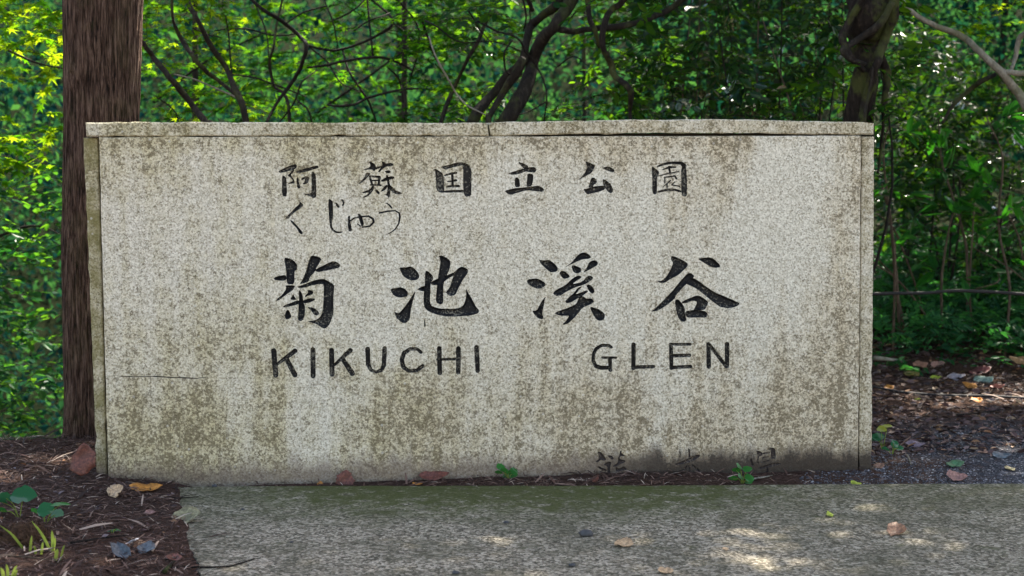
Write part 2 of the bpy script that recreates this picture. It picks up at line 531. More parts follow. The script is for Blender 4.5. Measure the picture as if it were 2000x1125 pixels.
  [(360,670),(400,650),(430,680),(485,750),(490,850),(510,900),(480,930),(430,920),(395,860),(375,760)],
  [(440,690),(520,650),(620,605),(690,620),(770,680),(760,730),(720,790),(590,785),(600,760),(640,690),(590,665),(500,700),(460,705)],
  [(490,800),(580,780),(720,790),(770,830),(745,880),(680,875),(520,880),(490,850)]], []),
 ('carved_letter', Z_H, 'letter', [], [[(105,150,40),(122,352,40)],[(282,150,36),(130,262,22)],[(212,222,38),(282,350,40)]]),
 ('carved_letter', Z_H, 'letter', [], [[(430,140,38),(432,358,38)]]),
 ('carved_letter', Z_H, 'letter', [], [[(585,145,38),(590,345,38)],[(742,145,36),(612,266,22)],[(680,222,36),(758,338,40)]]),
 ('carved_letter', Z_H, 'letter', [], [[(885,135,36),(890,262,34),(912,308,28),(955,326,22),(1000,312,28),(1020,270,34),(1027,130,36)]]),
 ('carved_letter', Z_H, 'letter', [], [[(1330,162,24),(1295,134,24),(1240,134,28),(1188,168,32),(1168,225,34),(1182,286,32),(1230,318,26),(1290,314,28),(1342,276,30)]]),
 ('carved_letter', Z_H, 'letter', [], [[(1480,130,36),(1485,334,36)],[(1640,130,36),(1638,328,36)],[(1465,222,20),(1630,218,20)]]),
 ('carved_letter', Z_H, 'letter', [], [[(1790,120,36),(1800,314,36)]]),
 ('carved_letter', Z_I, 'letter', [], [[(435,165,30),(400,143,32),(330,143,34),(262,182,36),(228,250,36),(228,325,38),(258,382,42),(320,402,42),(400,400,42)],[(335,285,26),(490,285,24)],[(420,295,40),(425,425,44)]]),
 ('carved_letter', Z_I, 'letter', [], [[(690,135,46),(690,405,46)],[(690,395,38),(920,388,36)]]),
 ('carved_letter', Z_I, 'letter', [], [[(1120,135,42),(1125,405,42)],[(1120,132,30),(1342,132,30)],[(1120,265,38),(1335,258,36)],[(1125,398,38),(1345,388,38)]]),
 ('carved_letter', Z_I, 'letter', [], [[(1550,130,46),(1555,390,46)],[(1560,135,38),(1755,385,40)],[(1765,130,48),(1765,385,46)]]),
 ('worn_character', (1140, 860, .0711), 'worn', [
  [(370,310),(450,310),(530,370),(570,440),(620,530),(560,560),(470,530),(430,580),(340,610),(330,580),(420,510),(400,400)],
  [(650,410),(780,415),(820,480),(820,530),(740,510),(690,470)],
  [(550,690),(600,620),(680,580),(760,600),(740,680),(730,930),(680,960),(650,900),(650,700)],
  [(380,720),(440,710),(510,760),(640,800),(640,850),(500,820),(430,780)],
  [(1005,270),(1050,290),(1030,350),(1130,410),(1120,440),(1000,440),(985,520),(1150,550),(1140,600),(1000,660),(900,720),(770,730),(850,670),(940,610),(940,500),(980,400)],
  [(880,740),(920,720),(930,780),(1050,760),(1070,690),(1180,770),(1180,820),(1050,830),(930,870),(880,840)]], []),
 ('worn_character', (1290, 860, .0711), 'worn', [
  [(390,640),(540,590),(760,500),(900,440),(1000,390),(1100,400),(1060,470),(900,560),(720,620),(520,670),(420,670)]],
  [[(780,250,50),(800,450,56)],[(790,640,44),(800,850,54)],[(740,690,44),(540,930,64)],[(850,670,44),(1060,840,74)]]),
 ('worn_character', (1440, 860, .0711), 'worn', [
  [(510,280),(620,290),(700,340),(690,420),(600,430),(575,560),(610,620),(560,640),(540,560),(560,420)],
  [(840,250),(900,200),(1000,200),(1050,260),(1060,430),(1040,520),(920,510),(920,400),(930,270)]],
  [[(710,365,44),(870,330,54)],[(680,480,34),(860,450,28)],[(660,600,34),(880,550,34)],[(380,540,64),(420,680,64)],[(640,760,64),(1000,660,94),(1180,640,44)],[(830,760,64),(830,850,74)]]),
 ('crack', (0, 0, 1.0), 'crack', [], [[(236,735,1.6),(262,736,2.0),(300,735,1.8),(330,737,2.2),(360,738,2.2),(385,739,1.6),(405,736,1.0)]]),
]


def chaikin(poly):
    out = []
    n = len(poly)
    for i in range(n):
        a, b = np.array(poly[i], float), np.array(poly[(i + 1) % n], float)
        out.append(a * .78 + b * .22)
        out.append(a * .22 + b * .78)
    return out


def capsule(a, b):
    (x1, y1, w1), (x2, y2, w2) = a, b
    ang = math.atan2(y2 - y1, x2 - x1)
    pts = []
    for k in range(6):
        t = ang + math.pi / 2 + math.pi * k / 5
        pts.append((x1 + math.cos(t) * w1 / 2, y1 + math.sin(t) * w1 / 2))
    for k in range(6):
        t = ang - math.pi / 2 + math.pi * k / 5
        pts.append((x2 + math.cos(t) * w2 / 2, y2 + math.sin(t) * w2 / 2))
    return pts


def inside(poly, q):
    """vectorised even-odd test"""
    x, y = q[:, 0], q[:, 1]
    px, py = poly[:, 0], poly[:, 1]
    r = np.zeros(len(q), bool)
    j = len(poly) - 1
    for i in range(len(poly)):
        c = ((py[i] > y) != (py[j] > y)) & (x < (px[j] - px[i]) * (y - py[i]) / (py[j] - py[i] + 1e-12) + px[i])
        r ^= c
        j = i
    return r


def build_monument():
    root = empty('stone_monument', tuple(OW), YAW)
    tag(root, 'big weathered pale stone name wall carved with black Japanese characters and KIKUCHI GLEN', 'monument')
    DEP = 0.26
    jit = np.random.default_rng(3)
    # outline of the front slab
    o2 = [W(193, 268), W(600, 267), W(960, 266.5), W(1400, 265.5), W(1682, 265), W(1679, 600), W(1676, 945), W(900, 985), W(213, 985), W(203, 620)]
    outer = []
    for i in range(len(o2)):
        a, b = np.array(o2[i]), np.array(o2[(i + 1) % len(o2)])
        for k in range(14):
            q = a + (b - a) * k / 14
            if k: q = q + jit.normal(0, .0007, 2)
            outer.append(q)
    outer = np.array(outer)
    cen = outer.mean(0)
    inner = outer + np.sign(cen - outer) * np.where(np.abs(cen - outer) > np.array([1.3, .55]), .004, 0)
    verts, edges = [], []

    def add_poly(pl):
        s = len(verts)
        verts.extend([Vector((float(p[0]), float(p[1]))) for p in pl])
        n = len(pl)
        edges.extend([(s + i, s + (i + 1) % n) for i in range(n)])

    add_poly(inner)
    polys = []      # (char index, polygon)
    for ci, (nm, Zr, style, pgs, paths) in enumerate(CHARS):
        x0, y0, s = Zr
        allp = [chaikin(pg) for pg in pgs]
        for pa in paths:
            for a, b in zip(pa[:-1], pa[1:]):
                q = 1.12 if style == 'letter' else 1.0
                allp.append(capsule((a[0], a[1], a[2] * q), (b[0], b[1], b[2] * q)))
        for pl in allp:
            pts = []
            for (a, b) in pl:
                u, v = x0 + a * s + jit.normal(0, .14), y0 + b * s + jit.normal(0, .14)
                pts.append(W(u, v))
            add_poly(pts)
            polys.append((ci, np.array(pts)))
    # chisel cuts: points inside the strokes let the cut slope down towards its middle
    step = .0036
    cand = []
    for ci, pl in polys:
        lo, hi = pl.min(0), pl.max(0)
        gx, gz = np.meshgrid(np.arange(math.floor(lo[0] / step), math.ceil(hi[0] / step) + 1), np.arange(math.floor(lo[1] / step), math.ceil(hi[1] / step) + 1))
        q = np.stack([(gx + .5 * (gz % 2)) * step, gz * step], -1).reshape(-1, 2)
        q = q[inside(pl, q)]
        # keep clear of this stroke's own outline
        a_, b_ = pl, np.roll(pl, -1, 0)
        if len(q):
            ab = b_ - a_
            t = np.clip(((q[:, None] - a_[None]) * ab[None]).sum(-1) / ((ab ** 2).sum(-1)[None] + 1e-12), 0, 1)
            dd = np.linalg.norm(q[:, None] - (a_ + t[..., None] * ab), axis=-1).min(1)
            cand.append(q[dd > .0014])
    cand = np.unique(np.round(np.concatenate(cand), 6), axis=0)
    verts.extend([Vector((float(a), float(b))) for a, b in cand])
    co, ed, fc, *_ = delaunay_2d_cdt(verts, edges, [], 1, 1e-5)
    co = np.array([(c[0], c[1]) for c in co])
    tris = np.array([f for f in fc if len(f) == 3])
    cen_t = co[tris].mean(1)
    owner = np.full(len(tris), -1)
    for ci, pl in polys:
        lo, hi = pl.min(0), pl.max(0)
        cand = np.where((cen_t[:, 0] >= lo[0]) & (cen_t[:, 0] <= hi[0]) & (cen_t[:, 1] >= lo[1]) & (cen_t[:, 1] <= hi[1]) & (owner < 0))[0]
        if len(cand):
            ok = inside(pl, cen_t[cand])
            owner[cand[ok]] = ci
    ino = inside(inner, cen_t)
    # make every triangle face the camera (local -y)
    a, b, c = co[tris[:, 0]], co[tris[:, 1]], co[tris[:, 2]]
    area = (b[:, 0] - a[:, 0]) * (c[:, 1] - a[:, 1]) - (b[:, 1] - a[:, 1]) * (c[:, 0] - a[:, 0])
    flip = area < 0
    tris[flip] = tris[flip][:, ::-1]
    # front slab
    bm = bmesh.new()
    vmap = {}

    def gv(store, bmx, i, y):
        key = (i, y)
        if key not in store:
            store[key] = bmx.verts.new((co[i, 0], y, co[i, 1]))
        return store[key]
    for t in tris[(owner < 0) & ino]:
        bm.faces.new([gv(vmap, bm, int(i), 0.0) for i in t])
    n = len(outer)
    f_ring = [bm.verts.new((p[0], 0.0, p[1])) for p in inner]
    c_ring = [bm.verts.new((p[0], 0.004, p[1])) for p in outer]
    b_ring = [bm.verts.new((p[0], DEP, p[1])) for p in outer]
    for i in range(n):
        j = (i + 1) % n
        bm.faces.new([f_ring[i], f_ring[j], c_ring[j], c_ring[i]])
        bm.faces.new([c_ring[i], c_ring[j], b_ring[j], b_ring[i]])
    bm.faces.new(b_ring)
    bmesh.ops.remove_doubles(bm, verts=bm.verts, dist=1e-5)
    bmesh.ops.recalc_face_normals(bm, faces=bm.faces)
    me = bpy.data.meshes.new('front_slab')
    bm.to_mesh(me); bm.free()
    slab = link('front_slab', me, M_STONE, root, False)
    # carved marks: sunken floor and sloping sides
    depth = {'black': .011, 'faded': .009, 'thin': .007, 'letter': .009, 'worn': .005, 'crack': .004}
    mats = {'black': M_PAINT, 'faded': M_FADED, 'thin': M_PAINT, 'letter': M_FADED, 'worn': M_WORN, 'crack': M_WORN}
    for ci, (nm, Zr, style, pgs, paths) in enumerate(CHARS):
        sel = tris[owner == ci]
        if not len(sel):
            continue
        d = depth[style]
        cnt = {}
        for t in sel:
            for k in range(3):
                e = tuple(sorted((int(t[k]), int(t[(k + 1) % 3]))))
                cnt[e] = cnt.get(e, 0) + 1
        rim = [e for e, k in cnt.items() if k == 1]
        ids = np.unique(sel)
        q = co[ids]
        ea, eb = co[[e[0] for e in rim]], co[[e[1] for e in rim]]
        ab = eb - ea
        t_ = np.clip(((q[:, None] - ea[None]) * ab[None]).sum(-1) / ((ab ** 2).sum(-1)[None] + 1e-12), 0, 1)
        dist = np.linalg.norm(q[:, None] - (ea + t_[..., None] * ab), axis=-1).min(1)
        onrim = dist < 1e-6
        dep = .35 * d + 1.15 * np.minimum(dist, d * .9)
        bm = bmesh.new()
        floor = {int(i): bm.verts.new((co[i, 0], float(dp), co[i, 1])) for i, dp in zip(ids, dep)}
        top = {int(i): bm.verts.new((co[i, 0], 0.0, co[i, 1])) for i in ids[onrim]}
        for t in sel:
            bm.faces.new([floor[int(i)] for i in t])
        for (i, j) in rim:
            if i in top and j in top:
                bm.faces.new([floor[i], floor[j], top[j], top[i]])
        bmesh.ops.recalc_face_normals(bm, faces=bm.faces)
        me = bpy.data.meshes.new(nm)
        bm.to_mesh(me); bm.free()
        link(nm, me, mats[style], slab if nm == 'crack' else root, False)

    # prism stones with wavy outlines: pillars and caps
    def stone(name, pts, y0, y1, mat, off):
        pl = []
        m = len(pts)
        for i in range(m):
            a, b = np.array(pts[i]), np.array(pts[(i + 1) % m])
            L = np.linalg.norm(b - a)
            k = max(1, int(L / .04))
            for q in range(k):
                w = a + (b - a) * q / k
                pl.append(w + (jit.normal(0, .0012, 2) * (3.0 if jit.random() < .06 else 1.0) if q else 0))
        pl = np.array(pl)
        ce = np.array([(pl[:, 0].min() + pl[:, 0].max()) / 2, (pl[:, 1].min() + pl[:, 1].max()) / 2])
        hx = np.array([np.ptp(pl[:, 0]), np.ptp(pl[:, 1])]) / 2
        ins = pl + np.sign(ce - pl) * np.where(np.abs(ce - pl) > hx - .012, .005, 0)
        bm = bmesh.new()
        fr = [bm.verts.new((p[0], y0, p[1])) for p in ins]
        cr = [bm.verts.new((p[0], y0 + .005, p[1])) for p in pl]
        br = [bm.verts.new((p[0], y1 - .005, p[1])) for p in pl]
        bk = [bm.verts.new((p[0], y1, p[1])) for p in ins]
        k = len(pl)
        bm.faces.new(fr)
        bm.faces.new(bk)
        for i in range(k):
            j = (i + 1) % k
            for r1, r2 in ((fr, cr), (cr, br), (br, bk)):
                bm.faces.new([r1[i], r1[j], r2[j], r2[i]])
        bmesh.ops.recalc_face_normals(bm, faces=bm.faces)
        bmesh.ops.triangulate(bm, faces=[f for f in bm.faces if len(f.verts) > 4])
        me = bpy.data.meshes.new(name)
        bm.to_mesh(me); bm.free()
        o = link(name, me, mat, root, False)
        return o
    oL = .035
    o = stone('side_pillar', [W(163, 269, oL), W(191.5, 269, oL), W(201, 620, oL), W(211, 985, oL), W(191, 985, oL), W(178, 620, oL)], oL, DEP - .02, M_PIL, oL)
    o['label'] = 'olive stained side pillar'
    o = stone('side_pillar', [W(1683.2, 267, .012), W(1707, 267, .012), W(1705, 600, .012), W(1702, 945, .012), W(1677.6, 945, .012), W(1680.4, 600, .012)], .012, DEP - .02, M_PILR, .012)
    stone('cap_stone', [W(167, 239), W(500, 238.5), W(949, 240), W(952, 244), W(955, 265.4), W(600, 265.8), W(169, 266.8)], -.0015, DEP + .02, M_CAP, 0)
    stone('cap_stone', [W(955, 243), W(960, 240), W(1050, 237.5), W(1250, 233.8), W(1400, 233), W(1500, 234.5), W(1690, 239), W(1707, 241), W(1706.5, 263.2),
                        W(1650, 262.6), W(1500, 260.8), W(1300, 259.5), W(1150, 261.2), W(1000, 264.8), W(959, 265.3)], -.0015, DEP + .02, M_CAP, 0)
    # added dark core so no background shows through the slit under the lifted cap
    bm = bmesh.new()
    x0, z0 = W(205, 300); x1, z1 = W(1670, 264)
    for x in (x0, x1):
        for y in (.09, DEP - .03):
            for z in (z1 - .02, z1 + .007):
                bm.verts.new((x, y, z))
    v = list(bm.verts)
    for q in ((0, 1, 3, 2), (4, 6, 7, 5), (0, 4, 5, 1), (2, 3, 7, 6), (0, 2, 6, 4), (1, 5, 7, 3)):
        bm.faces.new([v[i] for i in q])
    bmesh.ops.recalc_face_normals(bm, faces=bm.faces)
    me = bpy.data.meshes.new('slit_core')
    bm.to_mesh(me); bm.free()
    link('slit_core', me, M_CORE, root, False)
    return root


# ================================================================== ground
PAVE_L = Gnd(330, 951)
PAVE_L2 = Gnd(388, 1130)
PAVE_R = Gnd(2000, 945)


def fbm(x, y, seed=0.0):
    x = np.asarray(x, float); y = np.asarray(y, float)
    r = np.zeros(np.broadcast(x, y).shape)
    a = 1.0
    f = 1.0
    for k in range(4):
        r += a * np.sin(x * f * 1.7 + seed + 1.3 * np.sin(y * f * 1.3 + k * 2.1 + seed)) * np.cos(y * f * 1.9 - seed * .7 + 1.1 * np.sin(x * f * 1.1 + k))
        a *= .5
        f *= 2.17
    return r / 1.9


def zg(x, y):
    x = np.asarray(x, float); y = np.asarray(y, float)
    z = np.full(np.broadcast(x, y).shape, -0.014)
    # soil bank on the left of the paving
    edge = np.interp(y, [3.0, PAVE_L2[1], PAVE_L[1], 7.6], [PAVE_L2[0] + .45, PAVE_L2[0], PAVE_L[0] + .05, PAVE_L[0] + .0])
    s = smooth(0.06, -0.55, x - edge)
    z = z + s * 0.045 + smooth(0.05, -0.05, x - edge) * .018
    # debris wedge along the foot of the wall
    near = smooth(6.8, 6.95, y)
    z = z + near * (-.012 + .017 * smooth(-.75, -.25, x) - .012 * smooth(.7, 1.1, x) + .005 * fbm(x * 5, y * 9, 2.0)) * (1 - s)
    z = z + fbm(x * 2.2, y * 2.2, 1.0) * .008 * (1 - smooth(1.2, 2.2, x) * .5) + fbm(x * 9, y * 9, 4.0) * .004
    # the bank falls away into the glen on the left, runs on level on the right
    side = smooth(-1.7, -0.1, x - 0.19 * y)
    wob = fbm(x * 1.4, 0 * x, 3.0) * .12
    drop = np.clip(y - (7.62 + wob), 0, None)
    fall = -np.minimum(drop * 0.85 * smooth(0, .5, drop), 5.0)
    right = np.clip(y - 10.2, 0, None) * 0.11 + smooth(10.0, 11.6, y) * .12 + fbm(x * .8, y * .8, 6.0) * .04 * smooth(8.5, 10.5, y)
    z = z + (1 - side) * fall + side * right
    z = z + np.clip(y - 22, 0, None) * 0.55 * smooth(20, 30, y) + smooth(20, 30, y) * fbm(x * .25, y * .25, 2.0) * 1.2
    return z


def build_ground():
    def axis(lo, a, b, hi, step, gr=1.18):
        m = list(np.arange(a, b + 1e-6, step))
        s, v = step, a
        left = []
        while v > lo:
            s *= gr
            v -= s
            left.append(v)
        s, v = step, b
        rt = []
        while v < hi:
            s *= gr
            v += s
            rt.append(v)
        return np.array(left[::-1] + m + rt)
    xs = axis(-70, -3.2, 4.0, 70, .035)
    ys = axis(-30, 5.0, 12.0, 90, .035)
    Xg, Yg = np.meshgrid(xs, ys)
    Zg = zg(Xg, Yg)
    V = np.stack([Xg, Yg, Zg], -1).reshape(-1, 3)
    nx, ny = len(xs), len(ys)
    i = np.arange(ny - 1)[:, None] * nx
    j = np.arange(nx - 1)[None, :]
    q = np.stack([i + j, i + j + 1, i + nx + j + 1, i + nx + j], -1).reshape(-1)
    me = np_mesh('ground', V, q, np.full((nx - 1) * (ny - 1), 4))
    N = NT('forest_soil')
    p = obj_coord(N)
    sep = N.n('ShaderNodeSeparateXYZ', {0: p})
    X, Y = sep.outputs[0], sep.outputs[1]
    a = N.noise(p, 60, 5, .7)
    b = N.noise(p, 6, 4, .6)
    c = N.noise(N.mapping(p, scale=(1, 3, 1)), 150, 3, .6)
    soil = N.ramp(N.m('ADD', N.m('MULTIPLY', a, .7), N.m('MULTIPLY', c, .4)), [(.3, (.016, .010, .008)), (.5, (.050, .030, .023)), (.66, (.10, .062, .048)), (.85, (.19, .13, .10))])
    grav = N.ramp(N.noise(p, 110, 4, .7), [(.3, (.018, .018, .021)), (.5, (.060, .060, .068)), (.7, (.13, .13, .145)), (.85, (.24, .24, .26))])
    # gravel track runs on the right hand side
    gm = N.m('MULTIPLY', N.ss(N.m('ADD', X, N.m('MULTIPLY', N.m('SUBTRACT', b, .5), 1.2)), 1.7, 2.2),
             N.ss(N.m('ADD', Y, N.m('MULTIPLY', N.m('SUBTRACT', b, .5), 1.6)), 9.0, 8.0))
    col = N.mix(gm, soil, grav)
    far = N.ss(Y, 10.0, 13.0)
    col = N.mix(far, col, N.mix(b, (.006, .010, .004), (.018, .024, .009)))
    N.principled(col, 1.0, N.bump(N.m('ADD', a, c), .8, .01), 0.02)
    o = link('ground', me, N.mat)
    tag(o, kind='structure')
    return o


def build_paving():
    # cast slab with a slightly ragged back edge
    top = []
    jit = np.random.default_rng(8)
    a, b = PAVE_L[:2], PAVE_R[:2]
    d = b - a
    for t in np.linspace(0, 1, 70):
        p = a + d * t
        top.append((p[0] + jit.normal(0, .003), p[1] + .012 * math.sin(t * 9) * .5 + jit.normal(0, .0028)))
    e = a + d * 2.4
    top += [(e[0], e[1]), (e[0], -6.0), (-0.2, -6.0)]
    c = PAVE_L2[:2]
    for t in np.linspace(0, 1, 40):
        p = c + (a - c) * t
        if t == 0:
            top.append((c[0] + .3, c[1] - 1.6))
        top.append((p[0] + jit.normal(0, .006) + .02 * math.sin(t * 11), p[1]))
    bm = bmesh.new()
    n = len(top)
    t1 = [bm.verts.new((x, y, 0.0)) for x, y in top]
    t2 = [bm.verts.new((x + .0, y + .004, -.008)) for x, y in top]
    t3 = [bm.verts.new((x, y + .004, -.12)) for x, y in top]
    bm.faces.new(t1)
    for i in range(n):
        j = (i + 1) % n
        bm.faces.new([t1[i], t1[j], t2[j], t2[i]])
        bm.faces.new([t2[i], t2[j], t3[j], t3[i]])
    bmesh.ops.triangulate(bm, faces=[f for f in bm.faces if len(f.verts) > 4])
    bmesh.ops.recalc_face_normals(bm, faces=bm.faces)
    me = bpy.data.meshes.new('concrete_paving')
    bm.to_mesh(me); bm.free()
    N = NT('mossy_concrete')
    p = obj_coord(N)
    sep = N.n('ShaderNodeSeparateXYZ', {0: p})
    X, Y = sep.outputs[0], sep.outputs[1]
    fine = N.noise(p, 130, 4, .7)
    vor = N.n('ShaderNodeTexVoronoi', {'Vector': p, 'Scale': 90.0})
    vc = N.n('ShaderNodeSeparateColor', {0: vor.outputs['Color']}).outputs[0]
    mid = N.noise(p, 9, 5, .65)
    big = N.noise(N.mapping(p, loc=(3, 1, 0)), 2.3, 4, .6)
    g = N.m('ADD', N.m('MULTIPLY', fine, .75), N.m('MULTIPLY', vc, .45))
    col = N.ramp(g, [(.34, (.028, .023, .015)), (.5, (.125, .105, .074)), (.66, (.26, .222, .163)), (.84, (.52, .455, .355))])
    dirt = N.ss(N.m('ADD', N.m('MULTIPLY', big, .8), N.m('MULTIPLY', mid, .6)), .55, .9)
    col = N.mix(N.m('MULTIPLY', dirt, .66), col, (.060, .058, .032))
    # moss gathers along the back edge and in a few patches
    back = N.ss(N.m('ADD', Y, N.m('MULTIPLY', N.m('SUBTRACT', mid, .5), .35)), 6.05, 6.92)
    xm = N.m('MULTIPLY', N.ss(X, -1.3, -.5), N.ss(X, 1.3, .5))
    mm = N.m('MULTIPLY', N.m('MULTIPLY', back, N.m('ADD', N.m('MULTIPLY', xm, .75), .3)), N.ss(N.m('ADD', fine, N.m('MULTIPLY', mid, .5)), .45, .85))
    patch = N.m('MULTIPLY', N.ss(N.m('ADD', N.noise(N.mapping(p, loc=(8, 2, 0)), 4.5, 3, .6), N.m('MULTIPLY', fine, .3)), .78, .92), .8)
    moss = N.m('MAXIMUM', N.m('MULTIPLY', N.m('MULTIPLY', mm, 1.7), N.ss(N.noise(N.mapping(p, loc=(2, 9, 0)), 16, 5, .7), .30, .56)), patch, clamp=True)
    col = N.mix(N.m('MULTIPLY', moss, .92), col, N.mix(fine, (.018, .028, .004), (.095, .105, .018)))
    foot_dark = N.m('MULTIPLY', N.ss(Y, 6.86, 6.98), .35)  # slightly darker strip along the back edge
    col = N.mix(foot_dark, col, (.05, .05, .035))
    h = N.m('ADD', fine, N.m('MULTIPLY', vor.outputs['Distance'], .8))
    N.principled(col, .85, N.bump(h, .8, .006), .25)
    o = link('concrete_paving', me, N.mat)
    tag(o, kind='structure')


# ================================================================== leaves
def leaf_material(name, dark, light, trans, gloss=.25, rough=.32, tmix=.42, trans2=None):
    """thin leaf: body colour varies leaf by leaf, light passes through, waxy top"""
    N = NT(name)
    geo = N.n('ShaderNodeNewGeometry')
    oi = N.n('ShaderNodeObjectInfo')
    r = N.m('FRACT', N.m('ADD', geo.outputs['Random Per Island'], N.m('MULTIPLY', oi.outputs['Random'], 7.31)))
    col = N.mix(r, dark, light)
    tc = N.mix(r, tuple(c * .75 for c in trans), trans2 or tuple(min(1, c * 1.25) for c in trans))
    d = N.n('ShaderNodeBsdfDiffuse', {'Color': col})
    t = N.n('ShaderNodeBsdfTranslucent', {'Color': tc})
    m1 = N.n('ShaderNodeMixShader', {0: tmix, 1: d.outputs[0], 2: t.outputs[0]})
    gl = N.n('ShaderNodeBsdfGlossy', {'Color': (1, 1, 1, 1), 'Roughness': rough})
    fr = N.n('ShaderNodeFresnel', {'IOR': 1.45})
    fm = N.m('MULTIPLY', fr.outputs[0], gloss * 1.5, clamp=True)
    m2 = N.n('ShaderNodeMixShader', {0: fm, 1: m1.outputs[0], 2: gl.outputs[0]})
    N.t.links.new(m2.outputs[0], N.out.inputs[0])
    return N.mat


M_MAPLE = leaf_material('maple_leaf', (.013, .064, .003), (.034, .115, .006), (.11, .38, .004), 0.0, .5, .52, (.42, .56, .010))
M_MAPLED = leaf_material('shade_maple_leaf', (.007, .042, .006), (.022, .085, .009), (.035, .20, .008), 0.0, .5, .45, (.17, .36, .008))  # darker copy of the maple leaf with shade put into its colour
M_CAM = leaf_material('camellia_leaf', (.003, .014, .006), (.008, .034, .008), (.025, .13, .010), .17, .24, .28, (.15, .34, .006))
M_MID = leaf_material('understorey_leaf', (.006, .028, .007), (.018, .060, .009), (.030, .17, .008), .06, .25, .40, (.18, .38, .008))
M_FAR = leaf_material('far_leaf', (.002, .014, .018), (.006, .034, .028), (.006, .062, .030), 0.0, .5, .34, (.06, .19, .03))  # dark blue-teal body colour carries the valley shade and sky sheen
M_SAP = leaf_material('sapling_leaf', (.010, .050, .014), (.024, .09, .020), (.035, .20, .008), .05, .3, .42)
M_BROAD = leaf_material('broad_tree_leaf', (.004, .034, .018), (.016, .076, .022), (.025, .20, .02), .05, .3, .45, (.18, .42, .012))
M_FERN = leaf_material('ground_plant_leaf', (.012, .052, .026), (.030, .10, .034), (.04, .20, .025), .05, .35, .35)


def bark_material(name, c1, c2, c3, scale=30, stretch=.12, moss=0.0, bump=.01, st=(.32, .55, .78)):
    N = NT(name)
    p = obj_coord(N)
    q = N.mapping(p, scale=(1, 1, stretch))
    a = N.noise(q, scale, 5, .65)
    b = N.noise(p, 7, 4, .6)
    c = N.noise(q, scale * 3, 3, .6)
    col = N.ramp(N.m('ADD', N.m('MULTIPLY', a, .75), N.m('MULTIPLY', c, .3)), [(st[0], c1), (st[1], c2), (st[2], c3)])
    if moss:
        col = N.mix(N.m('MULTIPLY', N.ss(b, .5, .62), moss), col, (.07, .085, .02))
    N.principled(col, .9, N.bump(N.m('ADD', a, N.m('MULTIPLY', c, .5)), .9, bump), .15)
    return N.mat


M_CEDAR = bark_material('cedar_bark', (.006, .004, .003), (.062, .035, .025), (.19, .125, .095), 100, .08, .10, .03, (.41, .51, .66))
M_BARK = bark_material('dark_bark', (.006, .005, .0045), (.020, .016, .013), (.062, .052, .042), 45, .25, .3)
M_TWIG = bark_material('twig_bark', (.005, .004, .004), (.014, .011, .009), (.035, .028, .023), 60, .3)
M_PALE = bark_material('pale_bark', (.09, .08, .062), (.20, .18, .145), (.34, .31, .26), 40, .4, .35)
M_VINE = bark_material('vine_bark', (.005, .0035, .003), (.015, .011, .009), (.05, .038, .03), 50, .3, .45)
M_STALK = bark_material('dry_stalk_bark', (.03, .021, .015), (.085, .06, .042), (.18, .13, .10), 60, .2)

UP = np.array([0, 0, 1.0])


def nrm(a):
    return a / (np.linalg.norm(a, axis=-1, keepdims=True) + 1e-9)


class Leaves:
    """positions, axes and sizes of many leaves"""
    def __init__(self):
        self.p, self.d, self.n, self.L = [], [], [], []

    def add(self, p, d, n, L):
        self.p.append(p); self.d.append(d); self.n.append(n); self.L.append(L)

    def arrays(self):
        return np.concatenate(self.p), np.concatenate(self.d), np.concatenate(self.n), np.concatenate(self.L)


def spray(lv, rng, org, dr, L, n, ll, flat=.25, droop=.25, ang=52, twigs=None, tr=.0016):
    """leafy twigs: leaves set left and right along each twig in a flattish spray"""
    Ns = len(org)
    dr = nrm(dr)
    upv = nrm(UP + rng.normal(0, flat, (Ns, 3)))
    sv = nrm(np.cross(dr, upv))
    nv = nrm(np.cross(sv, dr))
    L = np.broadcast_to(L, (Ns,))
    for i in range(n):
        t = (i + .6 + rng.uniform(-.25, .25, Ns)) / n
        pos = org + dr * (t * L)[:, None] - UP * (droop * L * t * t)[:, None]
        side = 1 if i % 2 else -1
        a = np.radians(ang + rng.normal(0, 14, Ns)) * (1 - .75 * (i == n - 1))
        ld = nrm(dr * np.cos(a)[:, None] + sv * (side * np.sin(a))[:, None] - UP * rng.uniform(0, .45, Ns)[:, None] + rng.normal(0, .12, (Ns, 3)))
        nn = nrm(nv + rng.normal(0, .30, (Ns, 3)))
        nn = nrm(nn - ld * np.sum(nn * ld, 1)[:, None])
        lv.add(pos, ld, nn, ll * rng.uniform(.6, 1.2, Ns))
    if twigs is not None:
        for k in range(Ns):
            t = np.linspace(-.25, 1, 4)[:, None]
            tube(twigs, org[k] + dr[k] * t * L[k] - UP * droop * L[k] * np.maximum(t, 0) ** 2, np.array([1.3, 1.1, .8, .4]) * tr, 3, cap=False)


# leaf outlines in (along, across, lift)
OUT_OVAL = np.array([(0, 0, 0), (.3, .20, .03), (.68, .17, .02), (1, 0, -.05), (.68, -.17, .02), (.3, -.20, .03)])
TRI_OVAL = [(0, 3, 2), (0, 2, 1), (0, 4, 3), (0, 5, 4)]
OUT_SLIM = np.array([(0, 0, 0), (.35, .11, .02), (.7, .08, .0), (1, 0, -.12), (.7, -.08, .0), (.35, -.11, .02)])
OUT_DIA = np.array([(0, 0, 0), (.45, .25, .05), (1, 0, -.04), (.45, -.25, .05)])
TRI_DIA = [(0, 2, 1), (0, 3, 2)]
